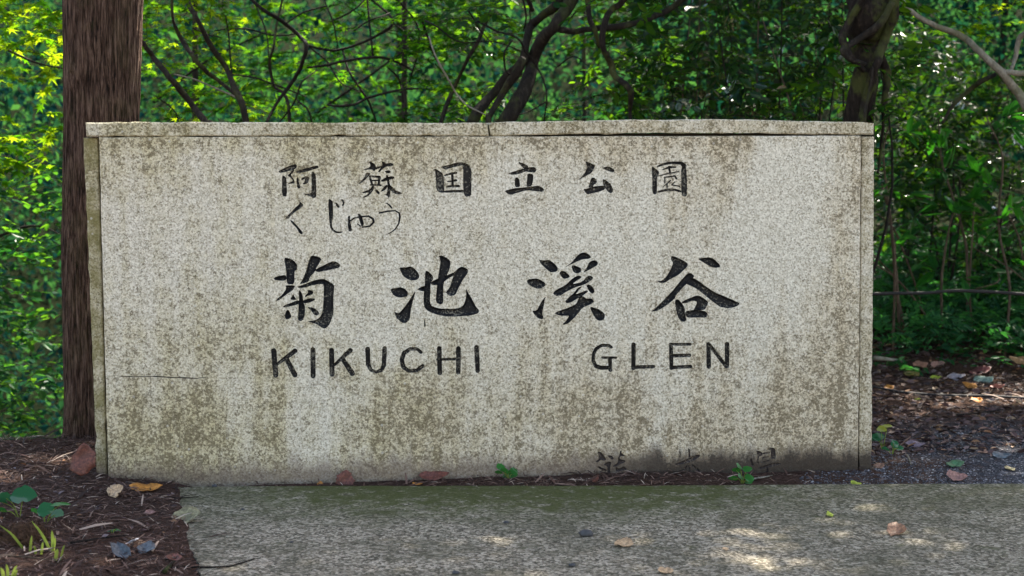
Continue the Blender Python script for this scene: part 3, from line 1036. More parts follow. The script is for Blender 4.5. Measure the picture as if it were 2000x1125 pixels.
# palmate leaf with five pointed lobes
_pm = [(0, 0, 0)]
for _k in range(5):
    _a = math.radians(-104 + 52 * _k)
    _r = (.42, .62, .72, .62, .42)[_k]
    if _k:
        _b = _a - math.radians(26)
        _pm.append((.30 + .20 * math.cos(_b), .20 * math.sin(_b), .01))
    _pm.append((.30 + _r * math.cos(_a), _r * math.sin(_a), -.04))
OUT_PALM = np.array(_pm)
TRI_PALM = [(0, i + 1, i) for i in range(1, 9)]


def leaf_mesh(name, arr, outline, tri, wid=1.0):
    p, d, n, L = arr
    s = nrm(np.cross(n, d))
    m = len(outline)
    V = p[:, None, :] + L[:, None, None] * (outline[None, :, 0:1] * d[:, None, :] + outline[None, :, 1:2] * wid * s[:, None, :] + outline[None, :, 2:3] * n[:, None, :])
    t = np.array(tri)
    idx = (np.arange(len(p)) * m)[:, None, None] + t[None]
    return np_mesh(name, V.reshape(-1, 3), idx.reshape(-1), np.full(len(p) * len(t), 3), False)


def unit_leaf(name, outline, tri, mat, wid=1.0):
    me = leaf_mesh(name, (np.zeros((1, 3)), np.array([[1., 0, 0]]), np.array([[0, 0, 1.]]), np.ones(1)), outline, tri, wid)
    me.materials.append(mat)
    return me


def project(p):
    q = p - CAM
    fw = q[:, 1] * CP - q[:, 2] * SP
    upc = q[:, 1] * SP + q[:, 2] * CP
    return 1000 + F * q[:, 0] / fw, 562.5 - F * upc / fw, fw


def hidden_by_wall(u, v):
    return (u > 168) & (u < 1702) & (v > 245) & (v < 940)


def foliage(root, arr, mat, outline, tri, unit, singles=0, wid=1.0, name='foliage'):
    """frontmost leaves in view as single leaf parts, the rest of the crown as one mass"""
    p, d, n, L = arr
    take = np.zeros(len(p), bool)
    if singles:
        u, v, fw = project(p)
        ok = (u > 0) & (u < 2000) & (v > 0) & (v < 1120) & ~hidden_by_wall(u, v)
        face = np.abs(np.sum(n * nrm(p - CAM), 1)) * .6 + .4
        score = np.where(ok, L * face / fw, 0)
        idx = np.argsort(-score)[:singles]
        idx = idx[score[idx] > 0]
        take[idx] = True
        s = np.cross(n, d)
        ri = Matrix.Translation(-root.location)
        for i in idx:
            o = bpy.data.objects.new('leaf', unit)
            o.parent = root
            M = Matrix(((d[i, 0] * L[i], s[i, 0] * L[i], n[i, 0] * L[i], p[i, 0]),
                        (d[i, 1] * L[i], s[i, 1] * L[i], n[i, 1] * L[i], p[i, 1]),
                        (d[i, 2] * L[i], s[i, 2] * L[i], n[i, 2] * L[i], p[i, 2]), (0, 0, 0, 1)))
            o.matrix_local = ri @ M
            COL.objects.link(o)
    rest = ~take
    if rest.any():
        me = leaf_mesh(name, (p[rest], d[rest], n[rest], L[rest]), outline, tri, wid)
        o = link(name, me, mat, root)
        o['kind'] = 'stuff'


def zone_points(rng, n, u0, u1, v0, v1, d0, d1, clump=1.5, thr=-.12, seed=0.0):
    """points in a block of air given by the sight lines round it, thinned by a 3-d noise so that the mass has gaps"""
    out = []
    tries = 0
    while len(out) < n and tries < n * 30:
        tries += 1
        u, v, d = rng.uniform(u0, u1), rng.uniform(v0, v1), rng.uniform(d0, d1)
        q = P(u, v, d)
        if noise.noise(Vector(q) * clump + Vector((seed, seed * 2, 0))) > thr + rng.normal(0, .06):
            out.append(q)
    return np.array(out)


def px_branch(geo, pts, dpt, w, sides=6, rough=.12, wob=.15, sub=5, seed=0.0):
    """limb followed along photo pixels at about dpt metres; w = pixel widths along it"""
    m = len(pts)
    Pp = []
    for k, (u, v) in enumerate(pts):
        Pp.append(P(u, v, dpt + wob * math.sin(k * 1.7 + seed)))
    c = catmull(Pp, sub)
    ww = np.interp(np.linspace(0, 1, len(c)), np.linspace(0, 1, len(w)), w) * dpt / F / 2
    rs = np.random.default_rng(int(seed * 97) % 9999 + 5)
    c = c + np.cumsum(rs.normal(0, .0015, c.shape), 0) * .6
    tube(geo, c, ww, sides, rough, True, seed)
    return c


def limb(root, name, pts, dpt, w, mat, sides=8, rough=.12, wob=.15, seed=0.0):
    g = Geo()
    c = px_branch(g, pts, dpt, [q * 1.14 for q in w] if mat in (M_BARK, M_TWIG) else w, sides, rough, wob, 5, seed)
    link(name, g.mesh(name), mat, root)
    return c


# ================================================================== cedar on the left
def build_cedar():
    D = 7.95
    base = P(160, 885, D)
    root = empty('cedar_tree', (float(base[0]), D, float(zg(base[0], D))))
    tag(root, 'straight cedar tree with furrowed red brown bark behind the left end of the wall', 'tree')
    rows = 200
    z0, z1 = float(zg(base[0], D)) - .35, 9.0
    # left and right edges of the trunk in photo pixels
    vv = [-400, 0, 240, 500, 700, 850, 930]
    lft = [124, 123, 125, 120, 124, 130, 118]
    rgt = [284, 278, 269, 272, 276, 280, 300]
    zz = np.array([P(0, v, D)[2] for v in vv])[::-1]
    lx = np.array([P(a, v, D)[0] for a, v in zip(lft, vv)])[::-1]
    rx = np.array([P(a, v, D)[0] for a, v in zip(rgt, vv)])[::-1]
    zs = np.concatenate([np.linspace(z0, 2.9, 170), np.linspace(3.0, z1, 30)])
    sides = 150
    th = np.arange(sides) / sides * 2 * math.pi
    T, Zz = np.meshgrid(th, zs)
    cx = (np.interp(zs, zz, lx) + np.interp(zs, zz, rx)) / 2
    rr = (np.interp(zs, zz, rx) - np.interp(zs, zz, lx)) / 2
    rr = rr * np.interp(zs, [3, 9], [1, .6])
    # furrows: vertical ridges that wander, join and split
    wand = .22 * np.sin(Zz * 1.7 + T) + .13 * np.sin(Zz * 4.3 + 2 * T + 1) + .05 * np.sin(Zz * 11 + T * 5)
    k1 = np.abs(np.sin((T + wand * .5) * 18 + .8 * np.sin(Zz * 2.3 + T * 3)))
    k2 = np.abs(np.sin((T + wand * .3) * 41 + 1.2 * np.sin(Zz * 3.7 + T * 2)))
    k3 = np.sin(T * 61 + 3 * np.sin(Zz * 5 + T * 4))
    R = rr[:, None] * (1 + .02 * np.sin(3 * T + Zz)) - .013 * (1 - k1) ** 3 - .007 * (1 - k2) ** 2 + .0015 * k3
    # flare and root ribs at the foot
    fl = np.exp(-np.clip(zs - (z0 + .35), 0, None) / .16)
    R = R + fl[:, None] * .045 * (1 + np.sin(5 * T + 1))
    # knots on the left face
    for (u, v, s, hgt) in ((138, 147, .036, .015), (146, 232, .02, .008), (132, 640, .02, .006)):
        kp = P(u, v, D - .16)
        ka = math.atan2(kp[1] - D, kp[0] - np.interp(kp[2], zs, cx))
        da = (T - ka + math.pi) % (2 * math.pi) - math.pi
        d2 = ((da * .18) ** 2 + ((Zz - kp[2]) * .8) ** 2) / s ** 2
        R = R + hgt * np.exp(-d2) - hgt * 1.5 * np.exp(-d2 * 7)
    V = np.stack([cx[:, None] + R * np.cos(T), D + R * np.sin(T), Zz], -1).reshape(-1, 3)
    n = len(zs)
    i = np.arange(n - 1)[:, None] * sides
    j = np.arange(sides)[None]
    q = np.stack([i + j, i + (j + 1) % sides, i + sides + (j + 1) % sides, i + sides + j], -1).reshape(-1)
    link('trunk', np_mesh('trunk', V, q, np.full((n - 1) * sides, 4)), M_CEDAR, root)
    # high crown, well above the frame
    rng = np.random.default_rng(21)
    lv = Leaves()
    g = Geo()
    for k in range(46):
        z = rng.uniform(5.0, 9.0)
        a = rng.uniform(0, 6.28)
        L = rng.uniform(1.0, 2.0) * (1 - (z - 5) / 7)
        o = np.array([cx[-1], D, z])
        e = o + np.array([math.cos(a) * L, math.sin(a) * L, -.15 * L])
        tube(g, catmull([o, (o + e) / 2 + [0, 0, .1], e], 3), np.linspace(.025, .006, 7), 5)
        t = rng.uniform(.25, 1, (22, 1))
        pts = o + (e - o) * t + rng.normal(0, .1, (22, 3))
        spray(lv, rng, pts, (e - o)[None] * .3 + rng.normal(0, .5, (22, 3)), .3, 6, .13, .4, .5, 45)
    link('branch', g.mesh('branch'), M_TWIG, root)
    foliage(root, lv.arrays(), M_MID, OUT_SLIM, TRI_OVAL, None, 0, 1.4, 'crown')


# ================================================================== middle tree with leaning stems
U_MAPLE = unit_leaf('maple_leaf', OUT_PALM, TRI_PALM, M_MAPLE)
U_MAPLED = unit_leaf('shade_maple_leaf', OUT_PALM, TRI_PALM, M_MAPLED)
U_CAM = unit_leaf('oval_leaf', OUT_OVAL, TRI_OVAL, M_CAM, 1.15)
U_MID = unit_leaf('broad_leaf', OUT_OVAL, TRI_OVAL, M_MID, 1.25)
U_BROAD = unit_leaf('round_leaf', OUT_OVAL, TRI_OVAL, M_BROAD, 1.25)
U_SAP = unit_leaf('long_leaf', OUT_OVAL, TRI_OVAL, M_SAP, .85)


def shade_canopy(lv, rng, cx, cy, cz, rx, ry, rz, n, ll=.085, holes=.0, seed=1.0, fq=.9):
    """flat high crown of sprays out of view, placed for its shade and dapples"""
    pts = []
    while len(pts) < n:
        a = rng.uniform(-1, 1, 3)
        if a @ a > 1: continue
        q = np.array([cx + a[0] * rx, cy + a[1] * ry, cz + a[2] * rz])
        if noise.noise(Vector((q[0] * fq, q[1] * fq, seed))) < holes + rng.normal(0, .08): continue
        pts.append(q)
    pts = np.array(pts)
    d = rng.normal(0, 1, (n, 3)); d[:, 2] *= .25
    spray(lv, rng, pts, d, .42, 10, ll, .3, .2, 55)


def build_gnarled():
    D = 9.4
    gx, gd = P(955, 300, D)[0], D
    root = empty('gnarled_tree', (float(gx), gd, float(zg(gx, gd))))
    tag(root, 'dark many-stemmed tree leaning right above the joint between the cap stones', 'tree')
    zb = float(zg(gx, gd)) - .2

    def down(px):   # carry a stem on below the wall top to the ground
        return px
    limb(root, 'trunk', [(900, 700), (940, 330), (990, 232), (1030, 162), (1042, 118), (1062, 75), (1090, 45), (1122, -5), (1180, -90), (1260, -260), (1300, -460)], D, [46, 34, 27, 24, 21, 20, 20, 22, 20, 16, 8], M_BARK, 12, .16, .1, 1)
    limb(root, 'stem', [(870, 700), (900, 320), (925, 232), (955, 190), (990, 150), (1020, 118), (1025, 82), (1035, 50), (1057, 32), (1092, -4), (1110, -100), (1060, -260)], D + .15, [34, 26, 18, 17, 17, 16, 13, 14, 15, 16, 14, 6], M_BARK, 10, .2, .1, 2)
    limb(root, 'stem', [(945, 420), (953, 245), (957, 225), (980, 185), (1008, 142), (1022, 112)], D - .12, [16, 11, 9, 13, 16, 14], M_BARK, 8, .2, .06, 3)
    limb(root, 'branch', [(1085, 55), (1105, 60), (1125, 61), (1162, 55), (1212, 50), (1262, 35), (1312, 10), (1380, -50), (1480, -150)], D, [13, 11, 10, 11, 11, 10, 10, 8, 4], M_BARK, 8, .12, .08, 4)
    limb(root, 'hanging_branch', [(1290, -120), (1220, -2), (1195, 17), (1180, 50), (1177, 92), (1192, 125), (1200, 150), (1225, 170), (1232, 195), (1229, 222), (1240, 300)], D - .3, [12, 12, 13, 12, 12, 13, 12, 13, 11, 8, 5], M_VINE, 9, .14, .06, 5)
    limb(root, 'hanging_branch', [(1140, -60), (1146, 0), (1152, 37), (1162, 60), (1170, 90)], D - .1, [10, 10, 11, 9, 5], M_VINE, 8, .14, .05, 6)
    limb(root, 'branch', [(960, 20), (948, 45), (932, 82), (910, 120), (888, 165), (868, 210), (850, 270)], D + .3, [7, 7, 7, 6, 7, 8, 9], M_BARK, 7, .15, .1, 7)
    limb(root, 'branch', [(1040, 20), (1030, -2), (1010, -60)], D, [8, 8, 5], M_BARK, 6, .1, .05, 8)
    # twigs
    tw = [([(930, 40), (970, 60), (1010, 75), (1025, 100), (1050, 135), (1065, 170), (1067, 195), (1060, 245)], 4),
          ([(830, 40), (850, 50), (897, 81), (962, 80), (1025, 100)], 3.2), ([(1000, 80), (985, 105), (988, 140), (1003, 150)], 4),
          ([(1022, 0), (1028, 30), (1022, 60)], 4), ([(1032, -10), (1035, 30), (1030, 50)], 3),
          ([(915, 20), (940, 60), (962, 85)], 3), ([(1065, 200), (1040, 215), (1010, 225)], 3),
          ([(1090, 130), (1120, 110), (1150, 130)], 3), ([(1110, 40), (1130, 20), (1165, 0)], 3)]
    for k, (pl, w) in enumerate(tw):
        limb(root, 'twig', pl, D - .2, [w, w * .8, w * .6], M_TWIG, 5, .05, .1, k + 20)
    limb(root, 'twig', [(838, 70), (850, 108), (872, 150), (890, 180), (912, 205), (950, 225)], D - .3, [3, 4, 4, 3.5, 3], M_PALE, 5, .05, .06, 40)
    rng = np.random.default_rng(31)
    lv = Leaves(); g = Geo()
    for (a, n) in (((900, 1330, -150, 30, 8.9, 10.4), 75), ((1060, 1330, 30, 235, 9.3, 10.6), 75), ((850, 1010, 0, 240, 9.6, 10.8), 60)):
        pts = zone_points(rng, n, *a, clump=2.4, thr=-.02, seed=1)
        d = rng.normal(0, 1, (len(pts), 3)); d[:, 2] *= .3
        spray(lv, rng, pts, d, rng.uniform(.14, .3, len(pts)), 7, .075, .3, .25, 55, g)
    shade_canopy(lv, rng, 2.4, 10.8, 5.4, 2.6, 2.0, .7, 430, .12, .02, 2.0, 1.5)  # upper crown out of frame, its gaps shaped to dapple the paving
    link('twig', g.mesh('twig'), M_TWIG, root)['kind'] = 'stuff'
    foliage(root, lv.arrays(), M_MID, OUT_OVAL, TRI_OVAL, U_MID, 260, 1.25)


def build_vine_tree():
    D = 9.0
    b = P(1672, 700, D)
    root = empty('vine_covered_tree', (float(b[0]), D, float(zg(b[0], D))))
    tag(root, 'thick dark vine-wrapped tree trunk rising behind the right end of the wall', 'tree')
    limb(root, 'trunk', [(1650, 900), (1664, 500), (1672, 300), (1677, 235), (1686, 170), (1693, 130), (1692, 98), (1695, 62), (1700, 30), (1706, 0), (1712, -60), (1725, -300), (1740, -700)], D,
         [90, 74, 68, 62, 52, 44, 62, 82, 92, 92, 84, 70, 50], M_VINE, 18, .10, .04, 3)
    limb(root, 'vine', [(1760, -60), (1747, 0), (1743, 35), (1730, 70), (1718, 100), (1712, 125), (1700, 160), (1690, 200), (1684, 245), (1680, 330)], D - .12, [20, 22, 22, 20, 18, 16, 16, 16, 18, 18], M_VINE, 8, .18, .03, 9)
    limb(root, 'vine', [(1742, 5), (1722, 42), (1690, 70), (1660, 88), (1646, 100), (1660, 118), (1690, 128)], D - .15, [12, 13, 12, 12, 12, 10, 8], M_BARK, 8, .14, .03, 10)
    limb(root, 'vine', [(1690, -10), (1672, 20), (1655, 50), (1648, 80), (1662, 110), (1690, 140)], D - .14, [14, 14, 16, 16, 14, 10], M_VINE, 8, .16, .03, 11)
    limb(root, 'vine', [(1722, 110), (1732, 140), (1734, 165), (1729, 200), (1727, 240), (1722, 300), (1716, 340)], D + .05, [12, 18, 15, 10, 7, 6, 4], M_VINE, 8, .2, .03, 12)
    limb(root, 'vine', [(1706, 130), (1698, 170), (1690, 215), (1686, 250)], D - .16, [5, 5, 5, 5], M_BARK, 6, .1, .02, 13)
    rng = np.random.default_rng(41)
    lv = Leaves(); g = Geo()
    for (a, n) in (((1610, 1660, -60, 240, 8.9, 9.3), 14), ((1735, 1850, -80, 130, 8.9, 9.8), 34), ((1690, 1760, 120, 240, 8.75, 9.1), 9)):
        pts = zone_points(rng, n, *a, clump=3, thr=-.1, seed=5)
        d = rng.normal(0, 1, (len(pts), 3)); d[:, 2] *= .4
        spray(lv, rng, pts, d, .18, 6, .075, .3, .3, 55, g)
    link('twig', g.mesh('twig'), M_TWIG, root)['kind'] = 'stuff'
    shade_canopy(lv, rng, 4.4, 11.0, 6.6, 3.4, 3.4, 1.0, 1800, .14, -.04, 5.0)  # unseen upper crown, made dense to shade the foreground
    shade_canopy(lv, rng, 4.6, 13.6, 9.2, 2.8, 2.3, .7, 330, .13, -.4, 6.0)  # sparse unseen layer added higher up to weaken the dapples
    foliage(root, lv.arrays(), M_MID, OUT_OVAL, TRI_OVAL, U_MID, 160, 1.3)


def build_fallen_branch_tree():
    D = 9.6
    b = P(2080, 760, D)
    root = empty('pale_limbed_tree', (float(b[0]), D, float(zg(b[0], D))))
    tag(root, 'smooth pale grey limb slanting down through the upper right corner', 'tree')
    limb(root, 'trunk', [(2120, 900), (2095, 500), (2060, 290), (2000, 200), (1982, 175), (1947, 136), (1905, 98), (1877, 73), (1825, 52), (1780, 25), (1745, -20), (1700, -120)], D, [60, 48, 30, 20, 18, 15, 14, 13, 12, 9, 7, 4], M_PALE, 10, .10, .05, 2)
    limb(root, 'branch', [(1951, 139), (1975, 141), (2000, 142), (2060, 130), (2150, 90)], D, [9, 11, 11, 10, 6], M_PALE, 8, .1, .04, 3)
    limb(root, 'branch', [(1945, 145), (1915, 160), (1893, 176), (1860, 205), (1838, 240)], D + .15, [8, 9, 8, 7, 4], M_BARK, 7, .1, .04, 4)
    limb(root, 'branch', [(2010, 60), (1992, 75), (1984, 110), (1976, 135)], D + .1, [12, 11, 9, 7], M_PALE, 7, .1, .04, 5)
    rng = np.random.default_rng(43)
    lv = Leaves(); g = Geo()
    pts = zone_points(rng, 40, 1770, 2080, -160, 60, 9.4, 11.0, clump=2.5, thr=-.1, seed=8)
    d = rng.normal(0, 1, (len(pts), 3)); d[:, 2] *= .3
    spray(lv, rng, pts, d, .25, 8, .055, .25, .2, 55, g)
    link('twig', g.mesh('twig'), M_TWIG, root)['kind'] = 'stuff'
    shade_canopy(lv, rng, 6.8, 10.0, 6.2, 3.2, 3.6, 1.0, 1500, .11, -.02, 3.0)  # overhead and out of view, gaps tuned for the dapples
    foliage(root, lv.arrays(), M_MAPLE, OUT_PALM, TRI_PALM, U_MAPLE, 90)


# ================================================================== left twiggy trees
def build_left_trees():
    D = 9.2
    b = P(440, 620, D)
    root = empty('leaning_tree', (float(b[0]), D, float(zg(b[0], D))))
    tag(root, 'thin dark tree of crossing bare stems just right of the cedar trunk', 'tree')
    limb(root, 'trunk', [(520, 900), (500, 420), (478, 234), (458, 172), (442, 130), (413, 88), (387, 36), (367, -2), (340, -80), (300, -240)], D, [24, 18, 11, 11, 9, 9, 8, 9, 8, 4], M_BARK, 8, .12, .1, 1)
    limb(root, 'stem', [(520, 700), (430, 290), (400, 237), (378, 210), (357, 185), (335, 160), (315, 137), (296, 114), (282, 94), (255, 50), (235, -40)], D - .5, [16, 13, 12, 11, 11, 10, 10, 9, 8, 7, 4], M_BARK, 8, .12, .05, 2)
    limb(root, 'stem', [(480, 215), (471, 195), (458, 182), (416, 150), (398, 135), (380, 114), (360, 88), (345, 62), (335, 20), (338, -60)], D + .1, [6, 7, 6, 8, 8, 8, 9, 7, 5, 3], M_BARK, 7, .15, .06, 3)
    limb(root, 'twig', [(340, 145), (380, 155), (430, 176), (470, 194)], D, [2.5, 3, 4, 4], M_PALE, 5, .05, .05, 4)
    limb(root, 'twig', [(300, 185), (340, 215), (350, 240)], D, [2, 2.5, 2], M_TWIG, 5, .05, .05, 5)
    limb(root, 'twig', [(440, 30), (446, 70), (450, 120), (455, 165)], D + .1, [2, 3, 3, 2], M_TWIG, 5, .05, .05, 6)
    limb(root, 'twig', [(375, 55), (405, 68), (430, 74)], D, [3, 2.5, 2], M_TWIG, 5, .05, .05, 7)
    rng = np.random.default_rng(51)
    lv = Leaves(); g = Geo()
    for (a, n) in (((270, 440, -120, 60, 9.0, 10.2), 52), ((280, 520, 40, 235, 9.6, 10.8), 46)):
        pts = zone_points(rng, n, *a, clump=2.5, thr=.0, seed=11)
        d = rng.normal(0, 1, (len(pts), 3)); d[:, 2] *= .25
        spray(lv, rng, pts, d, .22, 8, .055, .22, .2, 55, g)
    link('twig', g.mesh('twig'), M_TWIG, root)['kind'] = 'stuff'
    shade_canopy(lv, rng, .2, 12.0, 5.6, 1.5, 1.0, .5, 230, .12, -.3, 3.0)  # added out of frame to keep sun off the left bank
    foliage(root, lv.arrays(), M_MAPLE, OUT_PALM, TRI_PALM, U_MAPLE, 220)

    D = 9.9
    b = P(620, 620, D)
    root = empty('tangled_tree', (float(b[0]), D, float(zg(b[0], D))))
    tag(root, 'tangle of thin arching dark branches with sparse leaves above the left cap stone', 'tree')
    limb(root, 'trunk', [(600, 1000), (575, 420), (564, 237), (556, 185), (536, 166), (528, 120), (536, 94), (543, 52), (556, -10), (580, -120)], D, [20, 12, 6, 6, 5, 5, 4.5, 4, 4, 3], M_BARK, 7, .12, .08, 1)
    br = [([(480, -10), (517, 20), (553, 42), (585, 72), (598, 88), (592, 120), (575, 156), (543, 202), (520, 245)], 7),
          ([(598, 88), (630, 96), (663, 98), (722, 78), (764, 52), (757, 29), (722, 0), (690, -40)], 4.5),
          ([(420, 60), (478, 55), (536, 68), (595, 62)], 3), ([(600, 132), (640, 127), (673, 120), (738, 112), (783, 124), (806, 137)], 4.5),
          ([(716, -10), (722, 59), (728, 107), (742, 114)], 3.5), ([(668, 96), (683, 140), (718, 192), (738, 240)], 4),
          ([(640, 204), (660, 206), (690, 204), (722, 189), (777, 176), (815, 172)], 4.5),
          ([(820, 30), (829, 55), (845, 107), (862, 135), (876, 158)], 4),
          ([(800, 160), (818, 88), (810, 42), (770, -5)], 4), ([(600, 88), (640, 120), (665, 160), (700, 175)], 3),
          ([(450, 145), (500, 152), (545, 168), (600, 190)], 3), ([(545, 240), (575, 200), (590, 160), (620, 135)], 3),
          ([(580, 195), (600, 215), (608, 240)], 3), ([(650, 40), (690, 20), (730, -20)], 3),
          ([(560, 45), (590, 25), (640, 10)], 3), ([(755, 130), (780, 160), (790, 240)], 3), ([(770, 45), (790, 60), (815, 85)], 3),
          ([(496, 0), (520, 60), (525, 110)], 2.5), ([(630, -10), (650, 40), (662, 95)], 2.5), ([(690, 60), (720, 40), (760, 25)], 2.5)]
    for k, (pl, w) in enumerate(br):
        limb(root, 'branch', pl, D - .3 + .6 * ((k * .37) % 1), [w * .8, w, w, w * .9, w * .7], M_TWIG, 6, .1, .1, k + 60)
    lv = Leaves(); g = Geo()
    for (a, n) in (((640, 900, -60, 70, 9.4, 10.8), 60), ((780, 910, 60, 240, 9.2, 10.4), 40), ((450, 700, 90, 240, 10.2, 11.4), 40)):
        pts = zone_points(rng, n, *a, clump=2.6, thr=.04, seed=14)
        d = rng.normal(0, 1, (len(pts), 3)); d[:, 2] *= .25
        spray(lv, rng, pts, d, .2, 7, .06, .22, .2, 55, g)
    link('twig', g.mesh('twig'), M_TWIG, root)['kind'] = 'stuff'
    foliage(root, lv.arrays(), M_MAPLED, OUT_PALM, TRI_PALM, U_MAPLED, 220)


def build_maples():
    rng = np.random.default_rng(61)
    specs = [  # label, base px u, depth, zones
        ('bright green maple with layered sprays left of the cedar trunk', -190, 9.9, [((-150, 125, -150, 140, 9.4, 11.5), 90), ((-150, 120, 140, 330, 9.6, 11), 50)], .085, [(-60, 60), (60, 118), (130, 133)]),
        ('darker broad-leaved tree filling the gap between the left frame edge and the cedar foot', -230, 10.6, [((-150, 125, 330, 620, 10, 12), 90), ((-150, 140, 600, 890, 10, 12), 90)], .085, [(-20, 470), (60, 440), (125, 460)]),
        ('sunlit maple standing down the glen right of the cedar', 350, 12.4, [((270, 560, -120, 250, 11.8, 14), 95)], .085, [(300, 200), (400, 120), (520, 60)]),
        ('loose green maple down the glen behind the tangle of branches', 760, 13.0, [((560, 930, -120, 250, 12.4, 15), 80)], .085, [(620, 220), (760, 120), (880, 30)])]
    for k, (lab, u, D, zones, ll, arch) in enumerate(specs):
        b = P(u, 700, D)
        z = float(zg(b[0], D))
        root = empty('broadleaf_tree' if k == 1 else 'maple_tree', (float(b[0]), D, z))
        tag(root, lab, 'tree')
        top = P(u + 30, -200, D)
        g = Geo()
        tube(g, catmull([(b[0], D, z - .2), (b[0] + .1, D + .1, z + (top[2] - z) * .5), top], 8), np.linspace(.05, .015, 17), 8, .12)
        link('trunk', g.mesh('trunk'), M_BARK, root)
        limb(root, 'branch', [(a, v) for a, v in arch], D - .2, [5, 4, 2], M_TWIG, 6, .1, .1, k)
        lv = Leaves(); gt = Geo()
        for a, n in zones:
            pts = zone_points(rng, n, *a, clump=1.9, thr=.10 if k == 1 else .0, seed=20 + k)
            d = rng.normal(0, 1, (len(pts), 3)); d[:, 2] *= .22
            spray(lv, rng, pts, d, rng.uniform(.2, .38, len(pts)), 11, ll, .2, .2, 55, gt)
        link('twig', gt.mesh('twig'), M_TWIG, root)['kind'] = 'stuff'
        if k == 2:
            shade_canopy(lv, rng, -1.0, 13.6, 5.2, 2.4, 2.2, .8, 200, .12, .08, 7.0, 1.1)  # unseen crown added to shade patches of the left foliage
        if k == 3:
            shade_canopy(lv, rng, 1.2, 14.8, 5.5, 2.2, 2.2, .8, 260, .12, .05, 9.0, 1.1)  # another unseen crown added to break the sun on the maples
        if k == 1:      # round-leaved tree down the bank, its shade put into a darker leaf colour
            foliage(root, lv.arrays(), M_BROAD, OUT_OVAL, TRI_OVAL, U_BROAD, 200, 1.25)
        else:
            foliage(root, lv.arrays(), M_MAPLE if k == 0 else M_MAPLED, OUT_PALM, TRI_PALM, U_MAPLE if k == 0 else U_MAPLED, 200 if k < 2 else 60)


def build_shrubs():
    rng = np.random.default_rng(71)
    specs = [
        ('dark glossy evergreen shrub right of the hanging branch above the wall', 1330, 9.9, (1225, 1420, -160, 260, 9.4, 10.8), 150, 160),
        ('dense dark glossy shrub over the middle of the right cap stone', 1480, 9.6, (1380, 1560, -160, 260, 9.1, 10.6), 165, 200),
        ('dark glossy shrub growing against the vine-wrapped trunk', 1600, 9.7, (1520, 1680, -160, 260, 9.3, 10.6), 150, 160),
        ('dark shrub with bluish sheen right of the vine-wrapped trunk', 1790, 11.7, (1730, 1880, 60, 520, 11.2, 12.6), 260, 150),
        ('dark leafy shrub at the right frame edge below the pale limb', 1950, 11.8, (1850, 2120, 130, 560, 11.2, 13.0), 320, 150)]
    for k, (lab, u, D, zn, n, single) in enumerate(specs):
        b = P(u, 600, D)
        z = float(zg(b[0], D))
        root = empty('evergreen_shrub', (float(b[0]), D, z))
        tag(root, lab, 'shrub')
        lv = Leaves(); gt = Geo()
        pts = zone_points(rng, n, *zn, clump=2.2, thr=-.16, seed=30 + k)
        d = rng.normal(0, 1, (len(pts), 3)); d[:, 2] = d[:, 2] * .5 + .15
        spray(lv, rng, pts, d, rng.uniform(.15, .28, len(pts)), 9, .074, .45, .12, 58, gt)
        # lower leaves that close the mass behind the wall
        pts = zone_points(rng, n // 2, zn[0], zn[1], zn[3], zn[3] + 220, zn[4], zn[5], clump=2.2, thr=-.1, seed=34 + k)
        d = rng.normal(0, 1, (len(pts), 3)); d[:, 2] *= .4
        spray(lv, rng, pts, d, .22, 8, .074, .45, .12, 58)
        for s in range(6):
            tip = P(rng.uniform(zn[0], zn[1]), rng.uniform(zn[2], zn[3] - 60), rng.uniform(zn[4], zn[5]))
            g = Geo()
            ba = np.array([b[0] + rng.normal(0, .12), D + rng.normal(0, .12), z - .1])
            md = (ba + tip) / 2 + rng.normal(0, .12, 3)
            tube(g, catmull([ba, md, tip], 6), np.linspace(.012, .003, 13), 6, .12)
            link('stem', g.mesh('stem'), M_STALK if s % 3 == 0 and k < 3 else M_TWIG, root)
        link('twig', gt.mesh('twig'), M_TWIG, root)['kind'] = 'stuff'
        foliage(root, lv.arrays(), M_CAM, OUT_OVAL, TRI_OVAL, U_CAM, single, 1.15)


